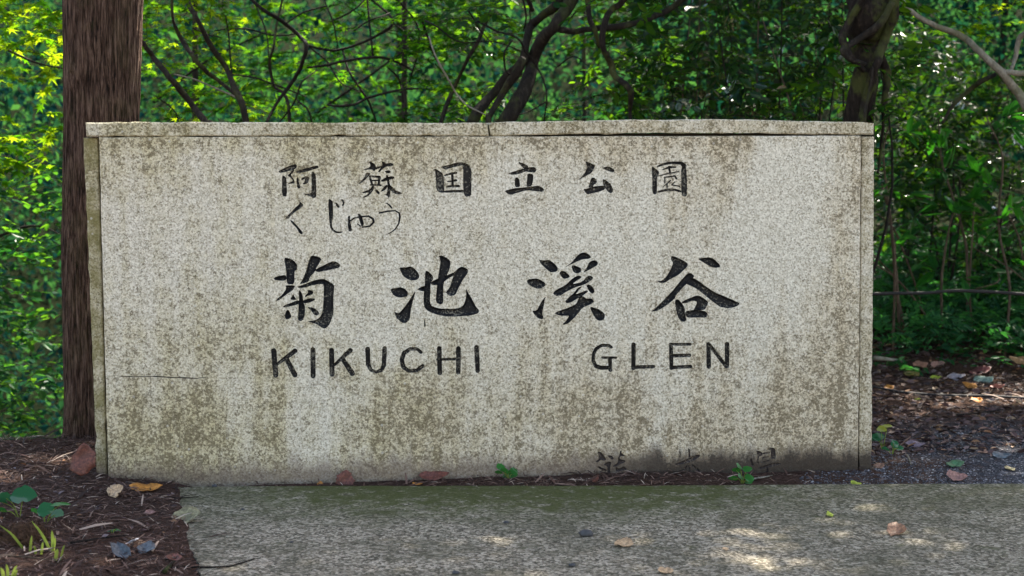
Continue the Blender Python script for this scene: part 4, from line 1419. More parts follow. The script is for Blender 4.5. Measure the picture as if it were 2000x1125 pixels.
def build_saplings():
    """long-leaved young plants in front of the shrubs on the right"""
    rng = np.random.default_rng(81)
    specs = [('tall sapling with drooping long leaves beside the right edge of the wall', 10.4, [(1745, 700), (1748, 520), (1742, 430), (1728, 300), (1740, 240)], 15),
             ('slender sapling forking below the shrubs, second plant right of the wall', 10.9, [(1888, 660), (1888, 513), (1881, 449), (1863, 385), (1842, 314), (1835, 230)], 20),
             ('sapling with pale stem and a few lit leaves, left of the forking sapling', 10.7, [(1842, 690), (1838, 570), (1844, 499), (1856, 431), (1872, 395)], 11),
             ('leafy sapling near the right frame edge under the pale limb', 10.5, [(1962, 700), (1972, 560), (1950, 440), (1958, 310), (1925, 225)], 22),
             ('low long-leaved plant touching the right frame edge above the black rope', 10.9, [(2010, 660), (2005, 560), (1990, 470), (1968, 420)], 14)]
    for k, (lab, D, st, nl) in enumerate(specs):
        b = Gnd(*st[0])
        dep = D
        p0 = P(st[0][0], st[0][1], dep)
        root = empty('broadleaf_sapling', (float(p0[0]), dep, float(zg(p0[0], dep))))
        tag(root, lab, 'sapling', 'saplings right of the wall')
        pts = [(st[0][0] + 3, 770)] + st
        c = limb(root, 'stem', pts, dep, [6, 5.5, 5, 4, 2], M_STALK, 7, .08, .03, k)
        lv = Leaves()
        gt = Geo()
        n = nl
        ts = rng.uniform(.45, 1, n)
        base = c[(ts * (len(c) - 1)).astype(int)]
        a = rng.uniform(0, 6.28, n)
        out = np.stack([np.cos(a), np.sin(a) * .8, rng.uniform(.1, .7, n)], 1)
        tips = []
        for q in range(n):
            L = rng.uniform(.08, .2)
            e = base[q] + nrm(out[q]) * L
            tube(gt, [base[q], (base[q] + e) / 2 + [0, 0, .01], e], [.002, .0016, .001], 4, cap=False)
            for w in range(rng.integers(2, 5)):
                d = nrm(out[q] + rng.normal(0, .55, 3) - np.array([0, 0, .45]))
                nn = nrm(UP + rng.normal(0, .35, 3)); nn = nrm(nn - d * (nn @ d))
                lv.add((e - nrm(out[q]) * rng.uniform(0, .04))[None], d[None], nn[None], np.array([rng.uniform(.09, .19)]))
        link('leaf_stalk', gt.mesh('leaf_stalk'), M_TWIG, root)['kind'] = 'stuff'
        foliage(root, lv.arrays(), M_SAP, OUT_OVAL, TRI_OVAL, U_SAP, 120, .85)
    # dry canes
    canes = [([(1757, 650), (1752, 560), (1746, 500), (1738, 420), (1722, 360)], 7, 'dry brown cane nearest the wall in the thicket on the right'),
             ([(1768, 660), (1758, 600), (1750, 540), (1746, 470)], 6, 'short dry cane doubled beside the cane nearest the wall'),
             ([(1832, 655), (1790, 590), (1757, 549), (1708, 499), (1690, 480)], 4, 'thin cane leaning left across the gap beside the wall'),
             ([(1815, 660), (1800, 600), (1775, 520), (1745, 445), (1712, 415)], 4, 'thin dry cane arching left from the middle of the thicket'),
             ([(1840, 700), (1822, 640), (1760, 555), (1700, 510)], 3.5, 'lowest slanting cane that crosses the black rope'),
             ([(1898, 640), (1892, 560), (1896, 480), (1900, 400)], 4, 'upright dark cane behind the forking sapling'),
             ([(2010, 555), (1960, 515), (1895, 480)], 2.6, 'straight pale cane slanting down to the right frame edge'),
             ([(1905, 565), (1940, 555), (1952, 545), (1944, 525), (1930, 515)], 2.4, 'curled pale tendril above the black rope')]
    for k, (pl, w, lab) in enumerate(canes):
        D = 10.6 + .09 * (k % 4)
        g = Geo()
        px_branch(g, pl, D, [w, w, w * .7], 6, .08, .05, 5, k + 3.0)
        o = link('dry_cane', g.mesh('dry_cane'), M_STALK)
        tag(o, lab, 'cane', 'dry canes right of the wall')


def build_ropes():
    N = NT('black_rope')
    p = obj_coord(N)
    N.principled(N.mix(N.noise(p, 200, 2), (.010, .009, .010), (.04, .035, .036)), .7, N.bump(N.noise(p, 300, 2), .5, .002))
    for lab, pl, w, D in (('black rope strung across the thicket right of the wall at knee height', [(1560, 585), (1640, 578), (1709, 574), (1810, 572), (1863, 568), (1930, 570), (2000, 575), (2120, 588), (2300, 600)], 6.5, 10.0),
                          ('black rope lying on the leaf litter right of the wall', [(1600, 738), (1680, 744), (1709, 749), (1774, 759), (1868, 762), (1940, 766), (2000, 770), (2120, 779), (2300, 790)], 5, 9.5)):
        g = Geo()
        pts = []
        for (u, v) in pl:
            q = P(u, v, D)
            if 'lying' in lab:
                q = Gnd(u, v, .015)
                q[2] = zg(q[0], q[1]) + .012
            pts.append(q)
        c = catmull(pts, 8)
        tube(g, c, w * D / F / 2, 8, .06)
        tag(link('rope', g.mesh('rope'), N.mat), lab, 'rope')


def build_far():
    """the far side of the glen: one mass of leaves over the rising ground"""
    rng = np.random.default_rng(91)
    n = 2600
    y = 14.5 + 24 * rng.random(n) ** 1.3
    x = rng.uniform(-1, 1, n) * (0.30 * y + 1.8)
    gz = zg(x, y)
    lo = np.maximum(gz, -4.0)
    top = HCAM + .11 * y + .8
    z = lo + (np.maximum(top, lo + .6) - lo) * rng.random(n)
    keep = np.array([noise.noise(Vector((a * .55, b * .4, c * .8))) for a, b, c in zip(x, y, z)]) > -.16
    C = np.stack([x, y, z], 1)[keep]
    m = 46
    cc = np.repeat(C, m, 0)
    sg = np.repeat(rng.uniform(.25, .6, len(C)), m)[:, None]
    p = cc + rng.normal(0, 1, cc.shape) * sg * np.array([1.1, 1.0, .55])
    d = nrm(rng.normal(0, 1, p.shape) + np.array([0, 0, -.3]))
    nn = nrm(UP + rng.normal(0, .55, p.shape)); nn = nrm(nn - d * np.sum(nn * d, 1)[:, None])
    L = rng.uniform(.07, .15, len(p))
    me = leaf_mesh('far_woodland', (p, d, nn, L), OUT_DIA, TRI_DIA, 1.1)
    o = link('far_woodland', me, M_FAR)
    tag(o, 'soft green woodland massed on the far side of the glen', 'woodland', kind='stuff')
    # a few trunks one can make out down there
    lab = ['thin trunk far behind the tangled branches', 'slim trunk far behind the dark many-stemmed tree',
           'thin trunk far off at the upper right corner', ]
    for k, (u, D, w) in enumerate(((760, 18, 14), (1120, 17, 10), (1930, 16, 12))):
        b = P(u, 200, D)
        z = float(zg(b[0], D))
        g = Geo()
        r = w * D / F / 2
        tube(g, catmull([(b[0], D, z - .3), (b[0] + .15, D, z + 2.5), (b[0] + .05, D + .2, 6.5)], 8), np.linspace(r * 1.3, r * .7, 17), 8, .1)
        root = empty('slim_tree', (float(b[0]), D, z))
        tag(root, lab[k], 'tree', 'slim trees down the glen')
        link('trunk', g.mesh('trunk'), M_BARK, root)
        lv = Leaves()
        pts = np.array([b[0], D, 5.6]) + rng.normal(0, 1, (60, 3)) * [.9, .9, .8]
        spray(lv, rng, pts, rng.normal(0, 1, (60, 3)) * [1, 1, .3], .4, 8, .09, .3, .2, 55)
        if k == 2:
            shade_canopy(lv, rng, 4.8, 15.9, 5.9, 3.2, 2.4, .8, 480, .13, .0, 4.0)  # added out of view to shade the thicket on the right
        foliage(root, lv.arrays(), M_MID, OUT_OVAL, TRI_OVAL, None, 0, 1.2, 'crown')


# ================================================================== ground cover, litter
def scatter_leaf_litter():
    rng = np.random.default_rng(101)
    # brown leaf litter, right hand floor
    n = 2600
    u = rng.uniform(1690, 2120, n); v = 690 + 190 * rng.random(n) ** 1.7
    pts = np.array([Gnd(a, b) for a, b in zip(u, v)])
    m = 900
    ex = np.stack([rng.uniform(1.2, 6, m), rng.uniform(9.5, 16, m), np.zeros(m)], 1)
    pts = np.concatenate([pts, ex])
    lf = np.stack([rng.uniform(-3.2, -1.1, 500), rng.uniform(5.2, 7.6, 500), np.zeros(500)], 1)
    edge = np.interp(lf[:, 1], [5.2, 7.6], [PAVE_L2[0] + .05, PAVE_L[0]])
    lf = lf[lf[:, 0] < edge]
    pts = np.concatenate([pts, lf])
    pts[:, 2] = zg(pts[:, 0], pts[:, 1]) + .006
    k = len(pts)
    a = rng.uniform(0, 6.28, k)
    d = nrm(np.stack([np.cos(a), np.sin(a), rng.normal(0, .22, k)], 1))
    nn = nrm(UP + rng.normal(0, .35, (k, 3))); nn = nrm(nn - d * np.sum(nn * d, 1)[:, None])
    L = rng.uniform(.022, .062, k)
    L[-len(lf):] *= .55
    me = leaf_mesh('leaf_litter', (pts, d, nn, L), OUT_OVAL * [1, 1, 2.5], TRI_OVAL, 1.2)
    N = NT('dead_leaf_litter')
    r = N.n('ShaderNodeNewGeometry').outputs['Random Per Island']
    col = N.ramp(r, [(0, (.022, .013, .013)), (.35, (.058, .032, .032)), (.6, (.105, .060, .058)), (.8, (.15, .115, .12)), (.92, (.20, .09, .04)), (1, (.26, .18, .11))])
    N.principled(col, .6, None, .3)
    o = link('leaf_litter', me, N.mat)
    tag(o, 'brown dead leaves littering the forest floor', 'leaf litter', kind='stuff')
    # cedar needles, bark shreds and thin twigs on the left bank and along the foot of the wall
    n = 26000
    x = rng.uniform(-3.3, -0.9, n); y = rng.uniform(5.1, 8.0, n)
    edge = np.interp(y, [5.1, PAVE_L2[1], PAVE_L[1], 8.0], [PAVE_L2[0] + .06, PAVE_L2[0], PAVE_L[0], PAVE_L[0] - .1]) + rng.normal(0, .03, n) + .04 * np.abs(rng.normal(0, 1, n)) * (rng.random(n) < .2)
    k = x < edge
    x, y = x[k], y[k]
    # wedge between slab and wall
    m = 3800
    t = rng.random(m)
    wx = PAVE_L[0] + .1 + t * 3.05
    wy0 = PAVE_L[1]
    wy1 = A0[1] + (wx - A0[0]) * XW[1] / XW[0]
    wy = wy0 + (wy1 - wy0) * rng.random(m)
    dens = np.exp(-((wx - .35) / .7) ** 2)
    kk = rng.random(m) < dens * .9 + .12
    x = np.concatenate([x, wx[kk]]); y = np.concatenate([y, wy[kk]])
    m = 9000
    gx = rng.uniform(1.5, 3.8, m); gy = 7.3 + 3.4 * rng.random(m)
    kk = rng.random(m) < np.clip(.25 + (gy - 7.6) * .5 + (2.1 - gx) * .5, .04, 1)
    gx, gy = gx[kk], gy[kk]
    x = np.concatenate([x, gx]); y = np.concatenate([y, gy])
    n = len(x)
    z = zg(x, y) + rng.uniform(.001, .012, n)
    a = rng.uniform(0, 3.14, n)
    d = nrm(np.stack([np.cos(a), np.sin(a), rng.normal(0, .18, n)], 1))
    nn = nrm(UP + rng.normal(0, .3, (n, 3))); nn = nrm(nn - d * np.sum(nn * d, 1)[:, None])
    L = rng.uniform(.012, .05, n) * (1 + (rng.random(n) < .05) * 1.5)
    out = np.array([(0, .035, 0), (.5, .05, .05), (1, .02, 0), (1, -.02, 0), (.5, -.05, .05), (0, -.035, 0)])
    me = leaf_mesh('needle_litter', (np.stack([x, y, z], 1), d, nn, L), out, [(0, 5, 1), (5, 4, 1), (1, 4, 2), (4, 3, 2)], 1.0)
    N = NT('needle_litter')
    r = N.n('ShaderNodeNewGeometry').outputs['Random Per Island']
    col = N.ramp(r, [(0, (.018, .010, .008)), (.45, (.055, .030, .023)), (.75, (.11, .060, .045)), (.92, (.20, .13, .10)), (1, (.42, .33, .26))])
    N.principled(col, .75, None, .2)
    o = link('needle_litter', me, N.mat)
    tag(o, 'reddish brown needles, bark shreds and twigs covering the soil', 'litter', kind='stuff')
    # loose gravel on the right
    n = 19000
    u = rng.uniform(1560, 2100, n); v = 948 - 165 * rng.random(n) ** 1.25
    pts = np.array([Gnd(a, b) for a, b in zip(u, v)])
    wl = A0[1] + (pts[:, 0] - A0[0]) * XW[1] / XW[0]
    ok = (pts[:, 1] < wl) | (pts[:, 0] > B0[0] + .03)
    ok &= pts[:, 1] > 6.99
    ok &= rng.random(n) < np.clip((pts[:, 0] - 1.12) / .5, 0, 1)
    ok &= rng.random(n) < np.clip(1.15 - (pts[:, 1] - 7.4) * .9 - np.clip(2.0 - pts[:, 0], 0, 1) * np.clip(pts[:, 1] - 7.3, 0, 1) * 1.5, .12, 1)
    pts = pts[ok]
    n = len(pts)
    pts[:, 2] = zg(pts[:, 0], pts[:, 1])
    ico = bmesh.new(); bmesh.ops.create_icosphere(ico, subdivisions=1, radius=1.0)
    iv = np.array([w.co[:] for w in ico.verts]); itr = np.array([[w.index for w in f.verts] for f in ico.faces]); ico.free()
    keep_v = iv
    s = rng.uniform(.002, .0058, n) * (1 + (rng.random(n) < .04) * .9)
    sc = rng.uniform(.65, 1.3, (n, 1, 3)) * s[:, None, None]
    a = rng.uniform(0, 6.28, n)
    R = np.zeros((n, 3, 3)); R[:, 0, 0] = np.cos(a); R[:, 0, 1] = -np.sin(a); R[:, 1, 0] = np.sin(a); R[:, 1, 1] = np.cos(a); R[:, 2, 2] = .7
    V = np.einsum('nij,nkj->nki', R, keep_v[None] * sc * (1 + rng.normal(0, .12, (n, len(iv), 1)))) + pts[:, None, :]
    idx = (np.arange(n) * len(iv))[:, None, None] + itr[None]
    me = np_mesh('gravel', V.reshape(-1, 3), idx.reshape(-1), np.full(n * len(itr), 3), False)
    N = NT('gravel_stone')
    r = N.n('ShaderNodeNewGeometry').outputs['Random Per Island']
    col = N.ramp(r, [(0, (.016, .015, .018)), (.5, (.058, .054, .062)), (.85, (.12, .112, .125)), (1, (.32, .30, .30))])
    N.principled(col, .7, None, .3)
    o = link('gravel', me, N.mat)
    tag(o, 'dark grey loose gravel on the ground right of the wall', 'gravel', kind='stuff')
    # low ferny ground cover under the thicket and along the brink
    lv = Leaves()
    n = 1500
    u = rng.uniform(1700, 2150, n); v = 705 - 200 * rng.random(n) ** 1.2
    D = 10.5 + (705 - v) / 140 * 1.8 + rng.normal(0, .3, n)
    q = np.array([P(a, 700, dd) for a, dd in zip(u, D)])
    q[:, 2] = zg(q[:, 0], q[:, 1]) + rng.uniform(.02, .25, n)
    wl = q[:, 0] - .21 * q[:, 1]
    dr = rng.normal(0, 1, (n, 3)); dr[:, 2] = np.abs(dr[:, 2]) * .4
    spray(lv, rng, q, dr, rng.uniform(.14, .32, n), 12, .055, .35, .4, 62)
    n = 110
    q = np.stack([rng.uniform(-3.2, -1.75, n), rng.uniform(8.0, 9.2, n), np.zeros(n)], 1)
    q[:, 2] = zg(q[:, 0], q[:, 1]) + rng.uniform(.05, .5, n)
    dr = rng.normal(0, 1, (n, 3)); dr[:, 2] = np.abs(dr[:, 2]) * .4
    spray(lv, rng, q, dr, rng.uniform(.12, .3, n), 12, .05, .35, .4, 62)
    me = leaf_mesh('ground_cover', lv.arrays(), OUT_OVAL, TRI_OVAL, 1.0)
    tag(link('ground_cover', me, M_FERN), 'low green ferny ground cover under the thicket', 'ground cover', kind='stuff')


# ------------------------------------------------------------------ single fallen leaves
_lm = {}


def dead_mat(c):
    if c not in _lm:
        N = NT('dead_leaf')
        p = obj_coord(N)
        a = N.noise(p, 90, 4, .6)
        b = N.noise(N.mapping(p, scale=(1, 6, 1)), 60, 2, .6)
        col = N.mix(N.ss(a, .35, .7), tuple(x * .55 for x in c), tuple(min(.9, x * 1.2) for x in c))
        col = N.mix(N.m('MULTIPLY', N.ss(b, .55, .62), .3), col, tuple(x * .4 for x in c))
        N.principled(col, .55, N.bump(b, .4, .002), .35)
        _lm[c] = N.mat
    return _lm[c]


def blade(L, Wd, curl=0.0, fold=.15, tip=1.0, wav=.1, seed=0, nl=10):
    """a single leaf with a midrib: (along x, across y, up z), centred on its middle"""
    rng = np.random.default_rng(seed)
    ph = rng.uniform(0, 6.28, 3)
    V, Fl = [], []
    ac = [-1, -.5, 0, .5, 1]
    for i in range(nl + 1):
        t = i / nl
        w = (math.sin(math.pi * min(1, t ** .8 * 1.0)) ** (.75 * tip)) * Wd / 2 + .0006
        for s in ac:
            x = (t - .5) * L
            y = s * w * (1 + .10 * math.sin(t * 17 + ph[0] + s) + .08 * math.sin(t * 31 + ph[2] * s)) + .06 * Wd * math.sin(t * 5 + ph[2])
            z = fold * abs(s) * w + curl * L * ((t - .5) ** 2 * 1.6) * (1 if curl > 0 else 1) + wav * w * math.sin(t * 7 + ph[1] + s * 2)
            V.append((x, y, z))
    for i in range(nl):
        for k in range(4):
            a = i * 5 + k
            Fl += [a, a + 1, a + 6, a + 5]
    V = np.array(V)
    g = Geo()
    g.add(V, Fl, [4] * (nl * 4))
    return g, V


def fallen(label, u, v, Lpx, Wpx, color, yaw=0.0, tilt=0.0, roll=0.0, curl=.3, fold=.2, group=None, z=None, seed=0, stand=None, cat='leaf', name='fallen_leaf'):
    if stand is not None:
        yaw += math.pi / 2
    if stand is None:
        zz = 0.0 if z is None else z
        p = Gnd(u, v, zz)
        for _ in range(3):
            zt = max(0.0 if (p[0] > np.interp(p[1], [5, PAVE_L2[1], PAVE_L[1]], [PAVE_L2[0], PAVE_L2[0], PAVE_L[0]]) and p[1] < PAVE_L[1]) else -9, float(zg(p[0], p[1])))
            p = Gnd(u, v, zt)
        k = p[1] / F
    else:
        p = P(u, v, stand)
        k = stand / F
    g, V = blade(Lpx * k, Wpx * k, curl, fold, 1.0, .12, seed)
    M = Matrix.Rotation(yaw, 4, 'Z') @ Matrix.Rotation(tilt, 4, 'Y') @ Matrix.Rotation(roll, 4, 'X')
    Vw = np.array([(M @ Vector(w))[:] for w in V])
    if stand is None:
        Vw[:, 2] -= Vw[:, 2].min() - .001
    g.v = [Vw]
    me = g.mesh(name)
    o = link(name, me, dead_mat(color))
    o.location = p
    tag(o, label, cat, group or 'fallen leaves')
    md = o.modifiers.new('thickness', 'SOLIDIFY')
    md.thickness = .0008
    return o


RED = (.15, .050, .034); TAN = (.52, .34, .19); ORG = (.50, .20, .035); BRN = (.20, .105, .07)
PNK = (.33, .17, .14); OLV = (.25, .22, .12); GRN = (.06, .17, .04); YGR = (.36, .42, .04); BLU = (.085, .10, .115)


def build_fallen():
    H = math.pi / 2
    def dw(u, v):      # depth of the wall face at a pixel
        x, z = W(u, v)
        return float((OW + XW * x)[1])
    fallen('large round red-brown dead leaf leaning on the foot of the olive side pillar', 163, 897, 66, 50, RED, -H * .02, -1.4, 0, .12, .1, stand=dw(163, 902) - .09, seed=1)
    fallen('round red-brown dead leaf standing against the foot of the wall under the K', 675, 936, 38, 36, RED, .1, -1.25, .1, .15, .12, stand=dw(675, 936) - .035, seed=2)
    fallen('small orange-brown leaf scrap left of the red leaf standing against the wall', 626, 948, 18, 14, ORG, .2, -.9, 0, .3, .2, stand=dw(626, 948) - .03, seed=3)
    fallen('long curled red-brown leaf lying at the wall foot below the letters C and H', 848, 937, 62, 26, RED, .12, -.1, .6, .35, .3, z=.01, seed=4)
    fallen('small orange leaf tip just left of the long curled red-brown leaf', 815, 947, 22, 12, ORG, .4, .1, .2, .3, .3, seed=5)
    fallen('round brown leaf lying on the bark shreds left of the worn bottom characters', 1163, 943, 22, 20, RED, .3, -.8, .1, .2, .1, seed=6)
    fallen('pale tan crumpled leaf lying on the soil in front of the left wall corner', 228, 968, 34, 44, TAN, .5, -.5, .3, .4, .3, seed=7)
    fallen('long orange dead leaf lying beside the left end of the paving', 285, 957, 66, 44, ORG, .05, 0, .2, .25, .15, seed=8)
    fallen('olive grey curled leaf at the left edge of the paving', 365, 1018, 62, 50, OLV, -.1, -.15, .5, .35, .4, seed=9)
    fallen('flat tan oval leaf on the middle of the paving', 1219, 1066, 40, 40, TAN, -.35, 0, .2, .2, .25, seed=10)
    fallen('tiny tan leaf scrap on the paving right of the tan oval leaf', 1417, 1074, 15, 14, TAN, .3, 0, .1, .3, .2, seed=11)
    fallen('pale leaf cut by the bottom edge of the frame', 1300, 1119, 32, 24, TAN, .1, 0, .3, .4, .4, seed=12)
    fallen('curled brown leaf with a raised edge on the right of the paving', 1753, 1043, 40, 46, (.36, .19, .11), -.25, -.15, .4, .8, .6, seed=13)
    fallen('small yellow-green leaf on the paving', 1621, 1008, 15, 22, YGR, .2, 0, .2, .2, .2, seed=14)
    fallen('curled pinkish brown leaf on the gravel close to the paving edge', 1868, 938, 42, 34, PNK, -.1, .05, .4, .6, .6, seed=15)
    fallen('small pale yellow leaf scrap on the gravel near the right frame edge', 1973, 918, 20, 24, (.55, .43, .22), .2, 0, .1, .3, .2, seed=16)
    fallen('green fallen leaf lying on the gravel', 1866, 911, 38, 34, (.07, .17, .08), .1, -.1, .2, .3, .2, seed=17)
    fallen('bright orange leaf lying below the rope on the litter', 1909, 785, 20, 26, (.70, .24, .02), .3, -.3, .2, .4, .3, seed=18)
    fallen('blue grey crumpled leaf on the soil bank at the bottom left', 238, 1086, 36, 60, BLU, .6, -.2, .4, .6, .5, seed=19)
    fallen('blue grey flat leaf right of the crumpled blue grey leaf', 288, 1078, 44, 40, BLU, -.5, 0, .3, .3, .2, seed=20)
    fallen('white leaf scrap above the blue grey leaves on the soil bank', 260, 1063, 18, 26, (.62, .60, .66), -.9, -.5, .2, .5, .3, seed=21)
    fallen('red-brown leaf at the lower left corner of the paving', 340, 1093, 36, 30, RED, -.05, 0, .2, .3, .2, seed=22)
    fallen('small yellow-green leaf at the back edge of the paving below the right wall corner', 1672, 947, 22, 22, YGR, .1, 0, .2, .2, .2, seed=23)
    fallen('narrow brown leaf propped at the foot of the right wall corner', 1716, 914, 36, 16, BRN, .7, -.1, .4, .3, .4, seed=24)
    fallen('upright dry leaf scrap on the soil in the middle of the left bank', 292, 1005, 12, 22, PNK, H, -.9, 0, .3, .2, seed=25)
    fallen('olive yellow leaf on the litter right of the wall above the rope', 1782, 736, 28, 40, (.22, .17, .04), .2, -.2, .1, .3, .2, seed=26)
    fallen('salmon brown leaf on the litter near the right wall edge', 1798, 717, 30, 34, (.36, .17, .11), .1, -.2, .2, .3, .2, seed=27)
    fallen('dusty pink leaf right of the salmon brown leaf', 1832, 716, 28, 32, PNK, -.2, -.2, .2, .3, .2, seed=28)
    fallen('lilac grey leaf on the litter just above the rope', 1868, 741, 38, 34, (.30, .27, .33), -.2, -.1, .2, .3, .2, seed=29)
    fallen('pale teal leaf on the litter near the right frame edge', 1922, 747, 40, 44, (.26, .36, .32), .15, -.25, .1, .2, .1, seed=30)
    fallen('wine red leaf behind the pale teal leaf', 1915, 731, 48, 40, (.22, .07, .075), .1, -.25, .2, .3, .2, seed=31)
    fallen('grey pink round leaf topmost in the litter at the right', 1916, 723, 28, 50, (.34, .24, .24), .7, -.6, .2, .3, .2, seed=32)
    fallen('yellow-green leaf lying on the litter above the rope', 1828, 740, 24, 18, YGR, -.1, -.1, .2, .3, .2, seed=33)
    fallen('tiny bright green leaf on the litter below the rope', 1793, 781, 12, 16, YGR, .1, -.2, 0, .2, .2, seed=34)
    fallen('orange leaf partly under the rope at the right', 1897, 758, 18, 34, ORG, .4, -.5, .2, .3, .2, seed=35)
    fallen('red leaf right of the orange leaf under the rope', 1948, 758, 30, 22, (.34, .10, .07), -.05, -.15, .2, .3, .2, seed=36)
    fallen('tan brown leaf cut by the right frame edge above the litter', 1996, 711, 26, 50, (.34, .19, .09), .5, -.5, .2, .3, .2, seed=37)
    fallen('orange scrap beside the right side of the wall in the litter', 1737, 761, 22, 22, ORG, .2, -.2, .2, .4, .3, seed=38)
    fallen('mauve leaf low on the gravel right of the wall corner', 1788, 872, 40, 30, (.20, .15, .20), -.2, -.05, .2, .3, .2, seed=39)
    fallen('slate grey leaf lying on the gravel near the right frame edge', 1956, 894, 36, 34, (.10, .13, .16), .1, -.1, .2, .3, .2, seed=40)
    # twigs and sticks
    def stick(label, pl, w, mat, lift=.004):
        pts = []
        for (u, v) in pl:
            q = Gnd(u, v, 0)
            zt = max(float(zg(q[0], q[1])), 0.0 if q[1] < PAVE_L[1] and q[0] > PAVE_L2[0] - .3 and u > 330 else -9)
            q = Gnd(u, v, zt)
            q[2] = zt + lift
            pts.append(q)
        g = Geo()
        tube(g, catmull(pts, 5), np.linspace(w, w * .6, (len(pts) - 1) * 5 + 1) * pts[0][1] / F / 2, 6, .12)
        tag(link('fallen_twig', g.mesh('fallen_twig'), mat), label, 'twig', 'fallen twigs')
    stick('long thin dark twig across the lower left edge of the paving', [(318, 1112), (370, 1110), (440, 1109), (470, 1102), (496, 1094)], 4.5, M_TWIG)
    stick('dark twig lying on the soil in the middle of the left bank', [(138, 1066), (165, 1062), (200, 1056), (245, 1051)], 5, M_TWIG, .01)
    stick('pale straight twig near the bottom left corner', [(0, 1092), (45, 1094), (100, 1100)], 4, M_STALK, .012)
    stick('thin twig lying on the back left of the paving', [(335, 974), (360, 974), (388, 972)], 2.5, M_TWIG)
    stick('short white stick on the soil beside the clover seedling under the wall', [(1472, 938), (1490, 935), (1509, 931)], 4.5, M_PALE, .006)
    stick('brown stick lying on the gravel at the right wall corner', [(1700, 919), (1716, 911), (1734, 906)], 6, M_STALK, .006)
    stick('pale stick in the leaf litter against the right edge of the wall', [(1708, 706), (1730, 708), (1762, 712)], 10, M_PALE, .02)
    stick('short pale stick standing out on the gravel right of the wall', [(1772, 891), (1776, 900), (1779, 909)], 4, M_PALE, .006)
    stick('thin brown twig across the gravel by the right frame edge', [(1868, 815), (1910, 810), (1960, 804)], 4, M_TWIG, .01)
    stick('grey branch piece lying at the lower left edge of the paving', [(322, 1122), (330, 1112), (340, 1102)], 10, M_VINE, .01)
    # pebbles on the paving
    Np = NT('pebble'); pp = obj_coord(Np)
    Np.principled(Np.mix(Np.noise(pp, 120, 3), (.02, .02, .022), (.09, .09, .095)), .7, Np.bump(Np.noise(pp, 150, 2), .5, .002))
    for k, (lab, u, v, w) in enumerate((('black pebble on the paving near the bottom edge', 1118, 1106, 15), ('dark pebble at the back left of the paving', 419, 951, 12),
                                        ('dark flat stone chip on the paving left of the tan oval leaf', 1145, 1047, 30), ('small dark pebble at the bottom edge of the paving', 890, 1121, 16),
                                        ('little dark pebble on the left of the paving', 474, 996, 8), ('dark bit of stone on the middle of the paving', 989, 1022, 12), ('tiny dark pebble on the left middle of the paving', 570, 1060, 8),
                                        ('pale round pebble on the gravel', 1889, 890, 9))):
        bm = bmesh.new()
        bmesh.ops.create_icosphere(bm, subdivisions=2, radius=1)
        p = Gnd(u, v, 0.0)
        if p[1] > PAVE_L[1] - .01: p[2] = max(p[2] - .0, float(zg(p[0], p[1])))
        r = w * p[1] / F / 2
        for w_ in bm.verts:
            nz = noise.noise(w_.co * 1.4 + Vector((k * 3.1, 0, 0)))
            w_.co = Vector((w_.co.x * r * (1 + .35 * nz), w_.co.y * r * .8 * (1 + .3 * nz), w_.co.z * r * .5 * (1 + .3 * nz) + r * .38))
        me = bpy.data.meshes.new('pebble'); bm.to_mesh(me); bm.free()
        for f in me.polygons: f.use_smooth = True
        o = link('pebble', me, Np.mat)
        o.location = p
        tag(o, lab, 'pebble', 'pebbles')


# ------------------------------------------------------------------ seedlings and grass
def green_leaf_mat(name, c):
    return leaf_material(name, tuple(x * .8 for x in c), c, tuple(min(1, x * 1.8) for x in c), .04, .5, .3)


M_SEED = green_leaf_mat('seedling_leaf', (.035, .15, .03))
M_SEEDB = green_leaf_mat('seedling_leaf_blue', (.028, .12, .05))
M_SEEDY = green_leaf_mat('seedling_leaf_yellow', (.30, .32, .05))
M_GRASS = green_leaf_mat('grass_shoot', (.20, .26, .05))


def seedling(label, base, leaves, cat='seedling', group='seedlings at the wall foot'):
    """base pixel on the ground, leaves = (u, v, length px, width px, material, yaw, pitch)"""
    b = Gnd(*base, 0.0)
    b = Gnd(base[0], base[1], float(zg(b[0], b[1])))
    D = b[1]
    root = empty('seedling', tuple(b))
    tag(root, label, cat, group)
    rng = np.random.default_rng(int(base[0]))
    for k, (u, v, L, Wd, mat, yaw, pit) in enumerate(leaves):
        c = P(u, v, D + rng.uniform(-.03, .03))
        kpx = D / F
        g, V = blade(L * kpx, Wd * kpx, -.1, .16, .8, .08, k + int(base[0]), 8)
        M = Matrix.Rotation(yaw, 4, 'Z') @ Matrix.Rotation(pit, 4, 'X')
        g.v = [np.array([(M @ Vector(w))[:] for w in V]) + c]
        link('leaf', g.mesh('leaf'), mat, root)
        s = Geo()
        mid = (b + c) / 2 + np.array([rng.normal(0, .006), 0, .008])
        tube(s, catmull([b - [0, 0, .01], mid, c - [0, 0, .002]], 4), np.linspace(.0018, .001, 9), 5)
        link('stem', s.mesh('stem'), M_GRASS, root)


